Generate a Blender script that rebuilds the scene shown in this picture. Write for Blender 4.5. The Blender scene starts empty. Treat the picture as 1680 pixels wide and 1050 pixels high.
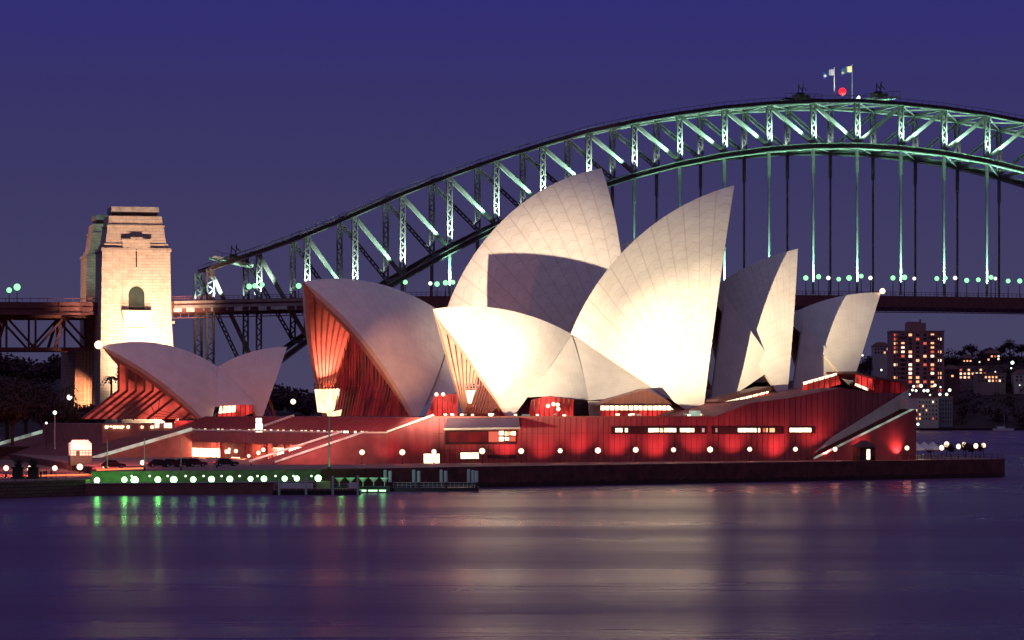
import bpy, bmesh, math, random
from mathutils import Vector, Matrix
sc = bpy.context.scene
COL = sc.collection
rad = math.radians

# ------------------------------------------------------------------ camera, sky, exposure
FPX = 5000.0          # focal length in pixels of the 1680 px wide photograph
CX, HY, CH = 840.0, 673.0, 14.0
cam = bpy.data.cameras.new('camera'); camo = bpy.data.objects.new('camera', cam); COL.objects.link(camo)
camo.location = (0, 0, CH); camo.rotation_euler = (rad(90), 0, 0)
cam.sensor_width = 36.0; cam.lens = FPX/1680*36.0
cam.shift_y = (HY-525)/1680.0
cam.clip_start = 1.0; cam.clip_end = 30000
sc.camera = camo
sc.view_settings.view_transform = 'Standard'; sc.view_settings.look = 'None'
sc.view_settings.exposure = 0; sc.view_settings.gamma = 1
sc.render.engine = 'CYCLES'
sc.cycles.use_denoising = True
try: sc.cycles.denoiser = 'OPENIMAGEDENOISE'
except Exception: pass
sc.cycles.max_bounces = 5; sc.cycles.diffuse_bounces = 3; sc.cycles.glossy_bounces = 3
sc.cycles.transparent_max_bounces = 4
sc.cycles.sample_clamp_indirect = 6.0
sc.cycles.sample_clamp_direct = 0.0
sc.cycles.use_light_tree = True
sc.cycles.caustics_reflective = False; sc.cycles.caustics_refractive = False

world = bpy.data.worlds.new('World'); sc.world = world; world.use_nodes = True
wn = world.node_tree; wn.nodes.clear()
def wnode(t, **k):
    n = wn.nodes.new(t)
    for a, v in k.items(): setattr(n, a, v)
    return n
w_out = wnode('ShaderNodeOutputWorld'); w_bg = wnode('ShaderNodeBackground')
w_tc = wnode('ShaderNodeTexCoord'); w_sep = wnode('ShaderNodeSeparateXYZ')
wn.links.new(w_tc.outputs['Generated'], w_sep.inputs[0])
def ramp(nt, stops, interp='LINEAR'):
    r = nt.nodes.new('ShaderNodeValToRGB'); e = r.color_ramp.elements
    r.color_ramp.interpolation = interp
    while len(e) < len(stops): e.new(0.5)
    for i, (p, c) in enumerate(stops):
        e[i].position = p; e[i].color = (*c, 1) if len(c) == 3 else c
    return r
# after-sunset sky: dull mauve low down, then violet blue, brightened above the frame as fill
w_dusk = ramp(wn, [(0.0, (.066, .058, .118)), (.03, (.058, .052, .120)), (.075, (.045, .040, .126)), (.105, (.038, .033, .140)), (.135, (.031, .027, .175)), (.25, (.05, .048, .17)), (1, (.19, .195, .37))])
# warm fill added to the sky behind the viewer, reddens surfaces facing it
w_backfill = ramp(wn, [(0.0, (.12, .050, .07)), (.12, (.09, .055, .10)), (.5, (.10, .095, .20)), (1, (.19, .195, .37))])
wn.links.new(w_sep.outputs['Z'], w_dusk.inputs[0]); wn.links.new(w_sep.outputs['Z'], w_backfill.inputs[0])
w_dir = wnode('ShaderNodeMapRange'); w_dir.inputs['From Min'].default_value = .35; w_dir.inputs['From Max'].default_value = -.6
wn.links.new(w_sep.outputs['Y'], w_dir.inputs['Value'])
w_mix = wnode('ShaderNodeMix', data_type='RGBA')
wn.links.new(w_dir.outputs[0], w_mix.inputs['Factor']); wn.links.new(w_dusk.outputs[0], w_mix.inputs[6]); wn.links.new(w_backfill.outputs[0], w_mix.inputs[7])
wn.links.new(w_mix.outputs[2], w_bg.inputs['Color']); w_bg.inputs['Strength'].default_value = 1.0
wn.links.new(w_bg.outputs[0], w_out.inputs[0])

def spot(name, loc, tgt, power, color, angle, blend=.6, size=.6, sx=1.0):
    l = bpy.data.lights.new(name, 'SPOT'); l.energy = power; l.color = color
    l.spot_size = rad(angle); l.spot_blend = blend; l.shadow_soft_size = size
    o = bpy.data.objects.new(name, l); COL.objects.link(o); o.location = loc
    o.rotation_euler = (Vector(tgt)-Vector(loc)).to_track_quat('-Z', 'Y').to_euler()
    o.scale = (sx, 1, 1)
    return o
def point(name, loc, power, color, size=.4, parent=None):
    l = bpy.data.lights.new(name, 'POINT'); l.energy = power; l.color = color; l.shadow_soft_size = size
    o = bpy.data.objects.new(name, l); COL.objects.link(o); o.location = loc
    if parent: o.parent = parent
    return o

def U(px, py, D): return Vector(((px-CX)*D/FPX, D, CH+(HY-py)*D/FPX))
WARM = (1, .80, .50)

# ------------------------------------------------------------------ materials
MATS = {}
def new_mat(name):
    m = bpy.data.materials.new(name); m.use_nodes = True
    nt = m.node_tree; b = nt.nodes['Principled BSDF']; MATS[name] = m
    return m, nt, b
def texco(nt, kind='Object', scale=(1, 1, 1)):
    t = nt.nodes.new('ShaderNodeTexCoord'); mp = nt.nodes.new('ShaderNodeMapping')
    nt.links.new(t.outputs[kind], mp.inputs['Vector']); mp.inputs['Scale'].default_value = scale
    return mp.outputs[0]
def noise(nt, vec, scale, detail=4):
    n = nt.nodes.new('ShaderNodeTexNoise'); n.inputs['Scale'].default_value = scale; n.inputs['Detail'].default_value = detail
    nt.links.new(vec, n.inputs['Vector']); return n
def P(name, col, rough=.6, metal=0, var=.25, scale=.6, bump=0, stretch=(1, 1, 1), spec=.4):
    m, nt, b = new_mat(name)
    v = texco(nt, 'Object', stretch); n = noise(nt, v, scale)
    lo = tuple(max(0, c*(1-var)) for c in col); hi = tuple(min(1, c*(1+var)) for c in col)
    r = ramp(nt, [(.3, lo), (.7, hi)]); nt.links.new(n.outputs['Fac'], r.inputs[0])
    nt.links.new(r.outputs[0], b.inputs['Base Color'])
    b.inputs['Roughness'].default_value = rough; b.inputs['Metallic'].default_value = metal
    b.inputs['Specular IOR Level'].default_value = spec
    if bump:
        bp = nt.nodes.new('ShaderNodeBump'); bp.inputs['Strength'].default_value = bump; bp.inputs['Distance'].default_value = .1
        nt.links.new(n.outputs['Fac'], bp.inputs['Height']); nt.links.new(bp.outputs[0], b.inputs['Normal'])
    return m
def E(name, col, strength, var=0, scale=.5, stretch=(1, 1, 1), base=(.02, .01, .01)):
    m, nt, b = new_mat(name)
    b.inputs['Base Color'].default_value = (*base, 1); b.inputs['Roughness'].default_value = .3
    b.inputs['Emission Strength'].default_value = strength
    if var:
        v = texco(nt, 'Object', stretch); n = noise(nt, v, scale, 2)
        r = ramp(nt, [(.38, tuple(c*(1-var) for c in col)), (.62, col)]); nt.links.new(n.outputs['Fac'], r.inputs[0])
        nt.links.new(r.outputs[0], b.inputs['Emission Color'])
    else:
        b.inputs['Emission Color'].default_value = (*col, 1)
    return m

def math_node(nt, op, a, b=None, c=None):
    n = nt.nodes.new('ShaderNodeMath'); n.operation = op
    for i, x in enumerate((a, b, c)):
        if x is None: continue
        if isinstance(x, (int, float)): n.inputs[i].default_value = x
        else: nt.links.new(x, n.inputs[i])
    return n.outputs[0]

def tile_mat(name, ribs, rows, ink=.32):
    """glazed cream tiles in chevron lids: rib seams along v, zig-zag seams across"""
    m, nt, b = new_mat(name)
    uv = nt.nodes.new('ShaderNodeUVMap'); s = nt.nodes.new('ShaderNodeSeparateXYZ'); nt.links.new(uv.outputs[0], s.inputs[0])
    ru = math_node(nt, 'MULTIPLY', s.outputs[0], ribs); fu = math_node(nt, 'FRACT', ru)
    tri = math_node(nt, 'ABSOLUTE', math_node(nt, 'SUBTRACT', fu, .5))          # .5 at seam, 0 mid
    seam = math_node(nt, 'GREATER_THAN', tri, .462)
    fv = math_node(nt, 'FRACT', math_node(nt, 'ADD', math_node(nt, 'MULTIPLY', s.outputs[1], rows), math_node(nt, 'MULTIPLY', tri, .9)))
    chev = math_node(nt, 'LESS_THAN', fv, .09)
    line = math_node(nt, 'MAXIMUM', seam, math_node(nt, 'MULTIPLY', chev, .75))
    n = noise(nt, texco(nt, 'Object'), .35, 5)
    n2 = noise(nt, texco(nt, 'Object'), 1.7, 3)
    r = ramp(nt, [(.3, (.645, .60, .535)), (.7, (.74, .70, .63))]); nt.links.new(n.outputs['Fac'], r.inputs[0])
    mx = nt.nodes.new('ShaderNodeMix'); mx.data_type = 'RGBA'
    nt.links.new(math_node(nt, 'MULTIPLY', line, ink), mx.inputs['Factor']); nt.links.new(r.outputs[0], mx.inputs[6])
    mx.inputs[7].default_value = (.30, .22, .17, 1)
    nt.links.new(mx.outputs[2], b.inputs['Base Color'])
    rr = nt.nodes.new('ShaderNodeMapRange'); nt.links.new(n2.outputs['Fac'], rr.inputs['Value'])
    rr.inputs['To Min'].default_value = .42; rr.inputs['To Max'].default_value = .6
    nt.links.new(rr.outputs[0], b.inputs['Roughness']); b.inputs['Specular IOR Level'].default_value = .3
    bp = nt.nodes.new('ShaderNodeBump'); bp.inputs['Strength'].default_value = .25; bp.inputs['Distance'].default_value = .08; bp.invert = True
    nt.links.new(line, bp.inputs['Height']); nt.links.new(bp.outputs[0], b.inputs['Normal'])
    return m

def block_mat(name, c1, c2, mortar, bw, bh, rough=.85, planar='XZ'):
    m, nt, b = new_mat(name)
    tc = nt.nodes.new('ShaderNodeTexCoord'); s = nt.nodes.new('ShaderNodeSeparateXYZ'); nt.links.new(tc.outputs['Object'], s.inputs[0])
    c = nt.nodes.new('ShaderNodeCombineXYZ')
    nt.links.new(math_node(nt, 'ADD', s.outputs[0], s.outputs[1]), c.inputs[0]); nt.links.new(s.outputs[2], c.inputs[1])
    br = nt.nodes.new('ShaderNodeTexBrick'); nt.links.new(c.outputs[0], br.inputs['Vector'])
    br.inputs['Color1'].default_value = (*c1, 1); br.inputs['Color2'].default_value = (*c2, 1); br.inputs['Mortar'].default_value = (*mortar, 1)
    br.inputs['Scale'].default_value = 1; br.inputs['Mortar Size'].default_value = .06
    br.inputs['Brick Width'].default_value = bw; br.inputs['Row Height'].default_value = bh
    n = noise(nt, texco(nt, 'Object'), .5, 5)
    mx = nt.nodes.new('ShaderNodeMix'); mx.data_type = 'RGBA'; mx.blend_type = 'MULTIPLY'; mx.inputs['Factor'].default_value = 1
    r = ramp(nt, [(.25, (.72, .70, .68)), (.75, (1, 1, 1))]); nt.links.new(n.outputs['Fac'], r.inputs[0])
    nt.links.new(br.outputs['Color'], mx.inputs[6]); nt.links.new(r.outputs[0], mx.inputs[7])
    nt.links.new(mx.outputs[2], b.inputs['Base Color']); b.inputs['Roughness'].default_value = rough
    bp = nt.nodes.new('ShaderNodeBump'); bp.inputs['Strength'].default_value = .4; bp.inputs['Distance'].default_value = .1
    nt.links.new(br.outputs['Fac'], bp.inputs['Height']); bp.invert = True; nt.links.new(bp.outputs[0], b.inputs['Normal'])
    return m

tile_large = tile_mat('glazed_tile_large', 12, 22)
tile_small = tile_mat('glazed_tile_small', 17, 24, .2)
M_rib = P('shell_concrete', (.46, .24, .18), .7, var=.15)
M_edge = P('shell_edge_concrete', (.60, .54, .47), .6, var=.1)
M_granite = P('pink_granite', (.28, .072, .078), .8, var=.24, scale=.55, bump=.3, stretch=(1, 1, .16))
M_step = P('granite_steps', (.26, .115, .11), .8, var=.2, scale=.5)
M_quay = P('quay_stone', (.13, .035, .03), .85, var=.4, scale=.5, bump=.5)
nt_ = M_quay.node_tree; b_q = nt_.nodes['Principled BSDF']
g_ = nt_.nodes.new('ShaderNodeTexCoord'); sz_ = nt_.nodes.new('ShaderNodeSeparateXYZ'); nt_.links.new(g_.outputs['Object'], sz_.inputs[0])
nz_ = noise(nt_, g_.outputs['Object'], .8, 5); tz_ = math_node(nt_, 'LESS_THAN', math_node(nt_, 'ADD', sz_.outputs[2], math_node(nt_, 'MULTIPLY', nz_.outputs['Fac'], -1.2)), .25)
mq_ = nt_.nodes.new('ShaderNodeMix'); mq_.data_type = 'RGBA'; src_ = b_q.inputs['Base Color'].links[0].from_socket
nt_.links.new(tz_, mq_.inputs['Factor']); nt_.links.new(src_, mq_.inputs[6]); mq_.inputs[7].default_value = (.05, .02, .016, 1); nt_.links.new(mq_.outputs[2], b_q.inputs['Base Color'])
M_seawall = block_mat('sandstone_seawall', (.20, .10, .07), (.14, .07, .05), (.06, .03, .025), 1.6, .55)
M_pave = P('paving', (.24, .095, .075), .7, var=.25, scale=.3)
M_road = P('asphalt', (.07, .032, .03), .6, var=.3, scale=.8)
M_pylon = block_mat('pylon_granite', (.52, .42, .36), (.43, .34, .29), (.27, .20, .17), 3.2, 1.1)
M_pylon_trim = P('pylon_trim', (.48, .38, .30), .8, var=.12)
M_dark = P('dark_parts_and_shade', (.03, .012, .014), .6, var=.2)  # near-black parts; on the window boxes it stands for shade
M_steel = P('bridge_steel', (.115, .10, .10), .55, metal=.0, var=.25, scale=.5)
M_chord = P('chord_steel', (.045, .03, .035), .6, var=.3)  # web kept near-black so the lit lip line stands out
M_lip_lit = P('lip_lit_paint', (.20, .19, .18), .5, var=.25)  # pale lip colour stands for the lit line along the chords
M_steel_dark = P('approach_steel', (.16, .05, .05), .6, var=.25)
M_rail = P('pale_rail', (.62, .66, .58), .5, var=.1)
M_white = P('white_paint', (.72, .72, .70), .5, var=.08)
M_canvas = P('white_canvas', (.75, .68, .66), .8, var=.08)
M_black = P('black_metal', (.03, .018, .02), .45, var=.2)
M_roofbrown = P('bronze_roof', (.24, .10, .08), .5, var=.2, scale=.6, stretch=(3, 3, .3))
M_leaf = [P('leaf_dark', (.05, .022, .018), .8, var=.5, scale=.4), P('leaf_mid', (.055, .034, .022), .8, var=.5, scale=.4), P('leaf_far', (.06, .022, .03), .9, var=.4, scale=.1)]
M_bark = P('bark', (.07, .035, .025), .9, var=.3)
M_hill = P('hillside', (.045, .016, .02), .95, var=.4, scale=.02)
M_flat_a = P('flat_brick', (.34, .17, .17), .85, var=.12, scale=.2)
M_flat_w = P('flat_render', (.46, .38, .37), .8, var=.1, scale=.2)
M_tileroof = P('tiled_roof', (.14, .05, .04), .85, var=.25)
M_carbody = [P('car_paint_dark', (.03, .012, .014), .3, var=.1, spec=.6), P('car_paint_red', (.12, .012, .012), .3, var=.1, spec=.6), P('car_paint_silver', (.25, .22, .22), .3, var=.1, spec=.6)]
M_glassdark = P('dark_glass', (.02, .01, .012), .1, var=.1, spec=.8)
M_tyre = P('tyre', (.02, .02, .02), .9, var=.1)
G_warm = E('globe_warm', (1, .70, .46), 2.4)
G_green = E('globe_green', (.34, 1, .30), 6.5)
G_deck = E('globe_deck', (.26, 1, .36), 2.0)
G_deckw = E('globe_deck_white', (.9, .95, .72), 2.0)
G_white = E('lamp_white', (.85, 1, .80), 2.6)
G_red = E('lamp_red', (1, .015, .03), 1.6)
G_tip = E('lamp_tip', (1, .55, .32), 4)
W_hot = E('window_hot', (1, .66, .36), 5.0, var=.75, scale=.7, stretch=(1, 1, .6))
W_strip = E('window_strip', (1, .80, .50), 3.2, var=.5, scale=1.6)
W_red = E('window_red', (.95, .05, .045), 1.05, var=.75, scale=.45, stretch=(1, 1, .5))
W_redlow = E('window_red_dim', (.40, .012, .02), .5, var=.8, scale=.35, stretch=(1, 1, .4))
W_home = E('window_home', (1, .46, .22), 1.7)
W_homew = E('window_home_white', (1, .78, .52), 2.2)
W_homer = E('window_home_red', (.9, .15, .09), .9)
W_off = P('window_dark', (.05, .03, .04), .25, var=.2)

# water: dark harbour, smoothed by a long swell, finely rippled
m, nt, b = new_mat('harbour_water')
b.inputs['Base Color'].default_value = (.135, .050, .125, 1)
b.inputs['Specular IOR Level'].default_value = .09; b.inputs['IOR'].default_value = 1.22
nb = noise(nt, texco(nt, 'Object', (.006, .022, 1)), 1.0, 3)
mr = nt.nodes.new('ShaderNodeMapRange'); nt.links.new(nb.outputs['Fac'], mr.inputs['Value'])
mr.inputs['From Min'].default_value = .3; mr.inputs['From Max'].default_value = .7
mr.inputs['To Min'].default_value = .22; mr.inputs['To Max'].default_value = .38
nt.links.new(mr.outputs[0], b.inputs['Roughness'])
n1 = noise(nt, texco(nt, 'Object', (.10, .30, 1)), 1.0, 6)
n2 = noise(nt, texco(nt, 'Object', (.012, .05, 1)), 1.0, 3)
hsum = math_node(nt, 'ADD', math_node(nt, 'MULTIPLY', n1.outputs['Fac'], .5), math_node(nt, 'MULTIPLY', n2.outputs['Fac'], 1.6))
bp = nt.nodes.new('ShaderNodeBump'); bp.inputs['Strength'].default_value = .17; bp.inputs['Distance'].default_value = 1.0
nt.links.new(hsum, bp.inputs['Height']); nt.links.new(bp.outputs[0], b.inputs['Normal'])
M_water = m

# ------------------------------------------------------------------ mesh builder and tagging
class MB:
    def __init__(s): s.v = []; s.f = []; s.uv = []; s.has_uv = False
    def add(s, vs, fs, uvs=None):
        o = len(s.v); s.v += [Vector(v) for v in vs]; s.f += [tuple(i+o for i in f) for f in fs]
        s.uv += list(uvs) if uvs else [(0, 0)]*len(vs); s.has_uv |= bool(uvs)
        return s
    def quad(s, a, b, c, d): return s.add([a, b, c, d], [(0, 1, 2, 3)])
    def hexa(s, p):   # 8 points: bottom 4 ccw, top 4 ccw
        return s.add(p, [(3, 2, 1, 0), (4, 5, 6, 7), (0, 1, 5, 4), (1, 2, 6, 5), (2, 3, 7, 6), (3, 0, 4, 7)])
    def box(s, c, size, ex=Vector((1, 0, 0)), ey=None):
        ex = Vector(ex).normalized(); ez = Vector((0, 0, 1)); ey = Vector(ey).normalized() if ey else ez.cross(ex)
        c = Vector(c); a, b, h = size[0]/2, size[1]/2, size[2]/2
        p = [c+ex*x*a+ey*y*b+ez*z*h for z in (-1, 1) for x, y in ((-1, -1), (1, -1), (1, 1), (-1, 1))]
        return s.hexa(p)
    def beam(s, p0, p1, w, h=None, up=(0, 0, 1)):
        p0, p1 = Vector(p0), Vector(p1); h = h or w; d = (p1-p0)
        if d.length < 1e-6: return s
        d.normalize(); u = Vector(up)
        if abs(d.dot(u)) > .97: u = Vector((0, 1, 0)) if abs(d.y) < .9 else Vector((1, 0, 0))
        sx = d.cross(u).normalized(); sy = sx.cross(d)
        q = []
        for p in (p0, p1):
            q += [p-sx*w/2-sy*h/2, p+sx*w/2-sy*h/2, p+sx*w/2+sy*h/2, p-sx*w/2+sy*h/2]
        return s.hexa(q)
    def tube(s, p0, p1, r0, r1=None, n=8, cap=True):
        p0, p1 = Vector(p0), Vector(p1); r1 = r0 if r1 is None else r1
        d = (p1-p0).normalized(); u = Vector((0, 0, 1)) if abs(d.z) < .95 else Vector((1, 0, 0))
        sx = d.cross(u).normalized(); sy = d.cross(sx)
        vs = []
        for p, r in ((p0, r0), (p1, r1)):
            for i in range(n):
                a = 2*math.pi*i/n; vs.append(p+sx*math.cos(a)*r+sy*math.sin(a)*r)
        fs = [(i, (i+1) % n, n+(i+1) % n, n+i) for i in range(n)]
        if cap: fs += [tuple(range(n-1, -1, -1)), tuple(range(n, 2*n))]
        return s.add(vs, fs)
    def ball(s, c, r, n=12, m=8, sz=1.0):
        c = Vector(c); vs = [c+Vector((0, 0, -r*sz))]
        for j in range(1, m):
            t = math.pi*j/m
            for i in range(n):
                a = 2*math.pi*i/n; vs.append(c+Vector((math.sin(t)*math.cos(a)*r, math.sin(t)*math.sin(a)*r, -math.cos(t)*r*sz)))
        vs.append(c+Vector((0, 0, r*sz))); fs = []
        for i in range(n): fs.append((0, 1+(i+1) % n, 1+i))
        for j in range(m-2):
            for i in range(n):
                a = 1+j*n; fs.append((a+i, a+(i+1) % n, a+n+(i+1) % n, a+n+i))
        a = 1+(m-2)*n; L = len(vs)-1
        for i in range(n): fs.append((a+i, a+(i+1) % n, L))
        return s.add(vs, fs)
    def prism(s, poly, z0, z1):      # plan polygon -> vertical prism
        n = len(poly); vs = [Vector((p[0], p[1], z0)) for p in poly]+[Vector((p[0], p[1], z1)) for p in poly]
        return s.add(vs, [tuple(range(n-1, -1, -1)), tuple(range(n, 2*n))]+[(i, (i+1) % n, n+(i+1) % n, n+i) for i in range(n)])
    def extrude(s, pts, vec):
        n = len(pts); vec = Vector(vec); vs = [Vector(p) for p in pts]+[Vector(p)+vec for p in pts]
        return s.add(vs, [tuple(range(n-1, -1, -1)), tuple(range(n, 2*n))]+[(i, (i+1) % n, n+(i+1) % n, n+i) for i in range(n)])
    def build(s, name, mat, parent=None, smooth=False, recalc=True):
        org = wloc(parent) if parent else Vector((0, 0, 0))
        me = bpy.data.meshes.new(name); me.from_pydata([v-org for v in s.v], [], s.f)
        if s.has_uv:
            l = me.uv_layers.new(name='UVMap')
            for lp in me.loops: l.data[lp.index].uv = s.uv[lp.vertex_index]
        if recalc:
            bm = bmesh.new(); bm.from_mesh(me); bmesh.ops.recalc_face_normals(bm, faces=bm.faces); bm.to_mesh(me); bm.free()
        me.materials.append(mat)
        if smooth:
            for p in me.polygons: p.use_smooth = True
        o = bpy.data.objects.new(name, me); COL.objects.link(o)
        if parent: o.parent = parent
        return o
def wloc(o):
    v = Vector((0, 0, 0))
    while o: v += o.location; o = o.parent
    return v
def thing(name, label, cat, loc, group=None, rz=0):
    o = bpy.data.objects.new(name, None); COL.objects.link(o); o.location = loc; o.rotation_euler = (0, 0, rz)
    o.empty_display_size = .5
    o['label'] = label; o['category'] = cat
    if group: o['group'] = group
    return o
def tag(o, label, cat, group=None):
    o['label'] = label; o['category'] = cat
    if group: o['group'] = group
    return o
def structure(o, kind='structure'): o['kind'] = kind; return o
def dup(o, loc, label=None, group=None, rz=None):
    c = o.copy(); COL.objects.link(c); c.location = loc
    if rz is not None: c.rotation_euler = (0, 0, rz)
    if label: c['label'] = label
    if group: c['group'] = group
    for ch in o.children:
        k = ch.copy(); COL.objects.link(k); k.parent = c
        for g in ch.children:
            q = g.copy(); COL.objects.link(q); q.parent = k
    return c
ORD = 'first second third fourth fifth sixth seventh eighth ninth tenth eleventh twelfth thirteenth fourteenth fifteenth sixteenth seventeenth eighteenth nineteenth twentieth'.split()
def nth(i):
    if i < 20: return ORD[i]
    tens = {2: 'twenty', 3: 'thirty', 4: 'forty'}[(i+1)//10]; r = (i+1) % 10
    return {'twenty': 'twentieth', 'thirty': 'thirtieth', 'forty': 'fortieth'}[tens] if r == 0 else tens+'-'+ORD[r-1]

# ------------------------------------------------------------------ water, land
wm = MB(); wm.quad((-4000, -400, 0), (4000, -400, 0), (4000, 2140, 0), (-4000, 2140, 0))
structure(wm.build('water', M_water))

# podium frame: s along the east wall (to the right and away), d into the building
PA = rad(26); PE = Vector((math.cos(PA), math.sin(PA), 0)); PN = Vector((-math.sin(PA), math.cos(PA), 0))
PO = Vector(((700-CX)*585/FPX, 585, 0))
def S_of(px, d=0):
    k = (px-CX)/FPX
    return (k*(PO.y+PN.y*d)-PO.x-PN.x*d)/(PE.x-k*PE.y)
def D_of(px, s):
    k = (px-CX)/FPX
    return (k*(PO.y+PE.y*s)-PO.x-PE.x*s)/(PN.x-k*PN.y)
def W(s, d, z=0): v = PO+PE*s+PN*d; return Vector((v.x, v.y, z))
def WP(px, py, d=0):
    s = S_of(px, d); v = W(s, d); v.z = CH+(HY-py)*v.y/FPX; return v
def Zof(py, Y): return CH+(HY-py)*Y/FPX

Q = [(-150, 468), (-81, 483), (-70, 500), (-33, 520), (-6, 551), (102, 636), (103.5, 640)]
ZB, ZF = 3.8, 2.6
land = MB(); land.prism([(-69.9, 507.2), (-33, 526), (-6, 551), (102, 636), (103.5, 640), (96, 700), (60, 790), (-60, 860), (-110, 900), (-130, 760), (-75, 545)], -4, ZB)
structure(land.build('broadwalk', M_quay))
# paving sheet on top
pv = MB(); pv.add([(x, y, ZB+.004) for x, y in [(-69.5, 508.2), (-33, 527.5), (-6, 552.2), (101.6, 637), (102.6, 640.5), (95, 699), (60, 788), (-60, 858), (-109, 898), (-129, 760), (-74.5, 545)]], [tuple(range(11))])
structure(pv.build('pavement', M_pave))
fc = MB(); fc.prism([(-160, 466), (-81, 483), (-70, 500), (-69.9, 507.2), (-75, 545), (-130, 760), (-110, 900), (-420, 1000), (-420, 466)], -4, ZF)
structure(fc.build('promenade', M_seawall))
rd = MB(); rd.add([(x, y, ZF+.006) for x, y in [(-160, 474), (-83, 490), (-73, 503), (-76.5, 545), (-79, 556), (-250, 556), (-250, 480)]], [tuple(range(7))])
structure(rd.build('road', M_pave))
lp = MB(); lp.prism([(-70, 500), (-33, 514), (-31, 520.5), (-33, 526), (-69.9, 507.2)], -4, 1.9)
structure(lp.build('quay_path', M_pave))

# ------------------------------------------------------------------ opera house
HOUSE = thing('opera_house', 'floodlit concert building of cream sail-like shells on a broad red granite podium', 'building', (0, 640, 0))
def axis(px, Y, deg):
    a = rad(deg); return Vector(((px-CX)*Y/FPX, Y, 0)), Vector((math.cos(a), math.sin(a), 0)), Vector((-math.sin(a), math.cos(a), 0))
def on_axis(ax, px, py, off=0):
    o, e, n = ax; o = o+n*off; k = (px-CX)/FPX
    t = (k*o.y-o.x)/(e.x-k*e.y); v = o+e*t; v.z = Zof(py, v.y); return v
def mirror(ax, v):
    o, e, n = ax; return v-n*(2*(v-o).dot(n))
def sphere_center(Pt, B, F, R, out):
    a, b = B-Pt, F-Pt; n = a.cross(b); n2 = n.length_squared
    cc = Pt+(n.cross(a)*b.length_squared+b.cross(n)*a.length_squared)/(2*n2)
    rc = (cc-Pt).length; h = math.sqrt(max(0, R*R-rc*rc)); n = n.normalized()
    c1, c2 = cc+n*h, cc-n*h
    return c1 if c1.dot(out) < c2.dot(out) else c2
def slerp(C, A, B, t):
    a, b = A-C, B-C; w = a.angle(b)
    if w < 1e-5: return A.lerp(B, t)
    return C+a*(math.sin((1-t)*w)/math.sin(w))+b*(math.sin(t*w)/math.sin(w))
class Half:
    def __init__(s, ax, Pt, Bk, F, R, far=False):
        s.ax = ax; o, e, n = ax; s.R = R
        out = -n*1.0+Vector((0, 0, .6))
        C = sphere_center(Pt, Bk, F, R, out)
        s.P, s.B, s.F, s.C = Pt, Bk, F, C
        s.far = far
        s.Cp = C-n*((C-o).dot(n))
    def ridge(s, u): return slerp(s.Cp, s.P, s.B, u)
    def pt(s, u, v, off=0.0):
        p = slerp(s.C, s.F, s.ridge(u), v)
        if off: p = p+(s.C-p).normalized()*off
        return mirror(s.ax, p) if s.far else p
def build_half(h, mat, parent, nrib=12, label=None, thick=1.3):
    nu, nv = nrib*6, 26; v0 = .03
    out = MB(); vs = []; uvs = []
    for j in range(nv+1):
        for i in range(nu+1):
            v = v0+(1-v0)*j/nv; vs.append(h.pt(i/nu, v)); uvs.append((i/nu, v))
    fs = [(j*(nu+1)+i, j*(nu+1)+i+1, (j+1)*(nu+1)+i+1, (j+1)*(nu+1)+i) for j in range(nv) for i in range(nu)]
    if h.far: fs = [f[::-1] for f in fs]
    out.add(vs, fs, uvs); o = out.build('roof_shell', mat, parent, smooth=True, recalc=False)
    if label: o['label'] = label
    # ribbed concrete underside
    ins = MB(); vs = []
    for j in range(nv+1):
        for i in range(nu+1):
            v = v0+(1-v0)*j/nv; rib = (0.0 if i % 6 == 0 else 1.5)
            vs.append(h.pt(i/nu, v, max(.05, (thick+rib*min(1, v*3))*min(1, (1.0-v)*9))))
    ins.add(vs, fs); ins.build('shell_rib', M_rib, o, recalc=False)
    # rim closing outer and inner skins along mouth and rear edge and foot
    rim = MB()
    for u, w in ((0.0, .0), (1.0, .0)):
        vv = [v0+(1-v0)*j/nv for j in range(nv+1)]; a = [h.pt(u, v, -.02) for v in vv]; bb = [h.pt(u, v, max(.05, (thick+.02)*min(1, (1.0-v)*9))) for v in vv]
        rim.add(a+bb, [(j, j+1, nv+2+j, nv+1+j) for j in range(nv)])
    a = [h.pt(i/nu, v0, -.02) for i in range(nu+1)]; bb = [h.pt(i/nu, v0, thick+.6) for i in range(nu+1)]
    rim.add(a+bb, [(i, i+1, nu+2+i, nu+1+i) for i in range(nu)])
    rim.build('shell_edge', M_edge, o)
    return o
SHELLS = {}
def shell(name, ax, w, p, b, f, R, mat, nrib, label=None):
    Pt, Bk, F = on_axis(ax, *p), on_axis(ax, *b), on_axis(ax, f[0], f[1], -w)
    n = Half(ax, Pt, Bk, F, R); fa = Half(ax, Pt, Bk, F, R, True)
    build_half(n, mat, HOUSE, nrib, label); build_half(fa, mat, HOUSE, nrib)
    SHELLS[name] = (n, fa); return n, fa
AJ = axis(840, 640, 17); AC = axis(600, 695, 30); AR = axis(345, 715, 30)
# smaller theatre, nearest the water
shell('j_south', AJ, 17, (710, 507), (939, 549), (838, 689), 62, tile_small, 17)
shell('j_main', AJ, 19, (1205, 304), (936, 548), (1152, 690), 74, tile_large, 12, 'brightest floodlit shell, its beak pointing up to the right')
shell('j_north', AJ, 17, (1309, 408), (1160, 480), (1290, 668), 74, tile_large, 10)
shell('j_last', AJ, 14, (1445, 480), (1285, 522), (1398, 632), 62, tile_small, 12)
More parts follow.
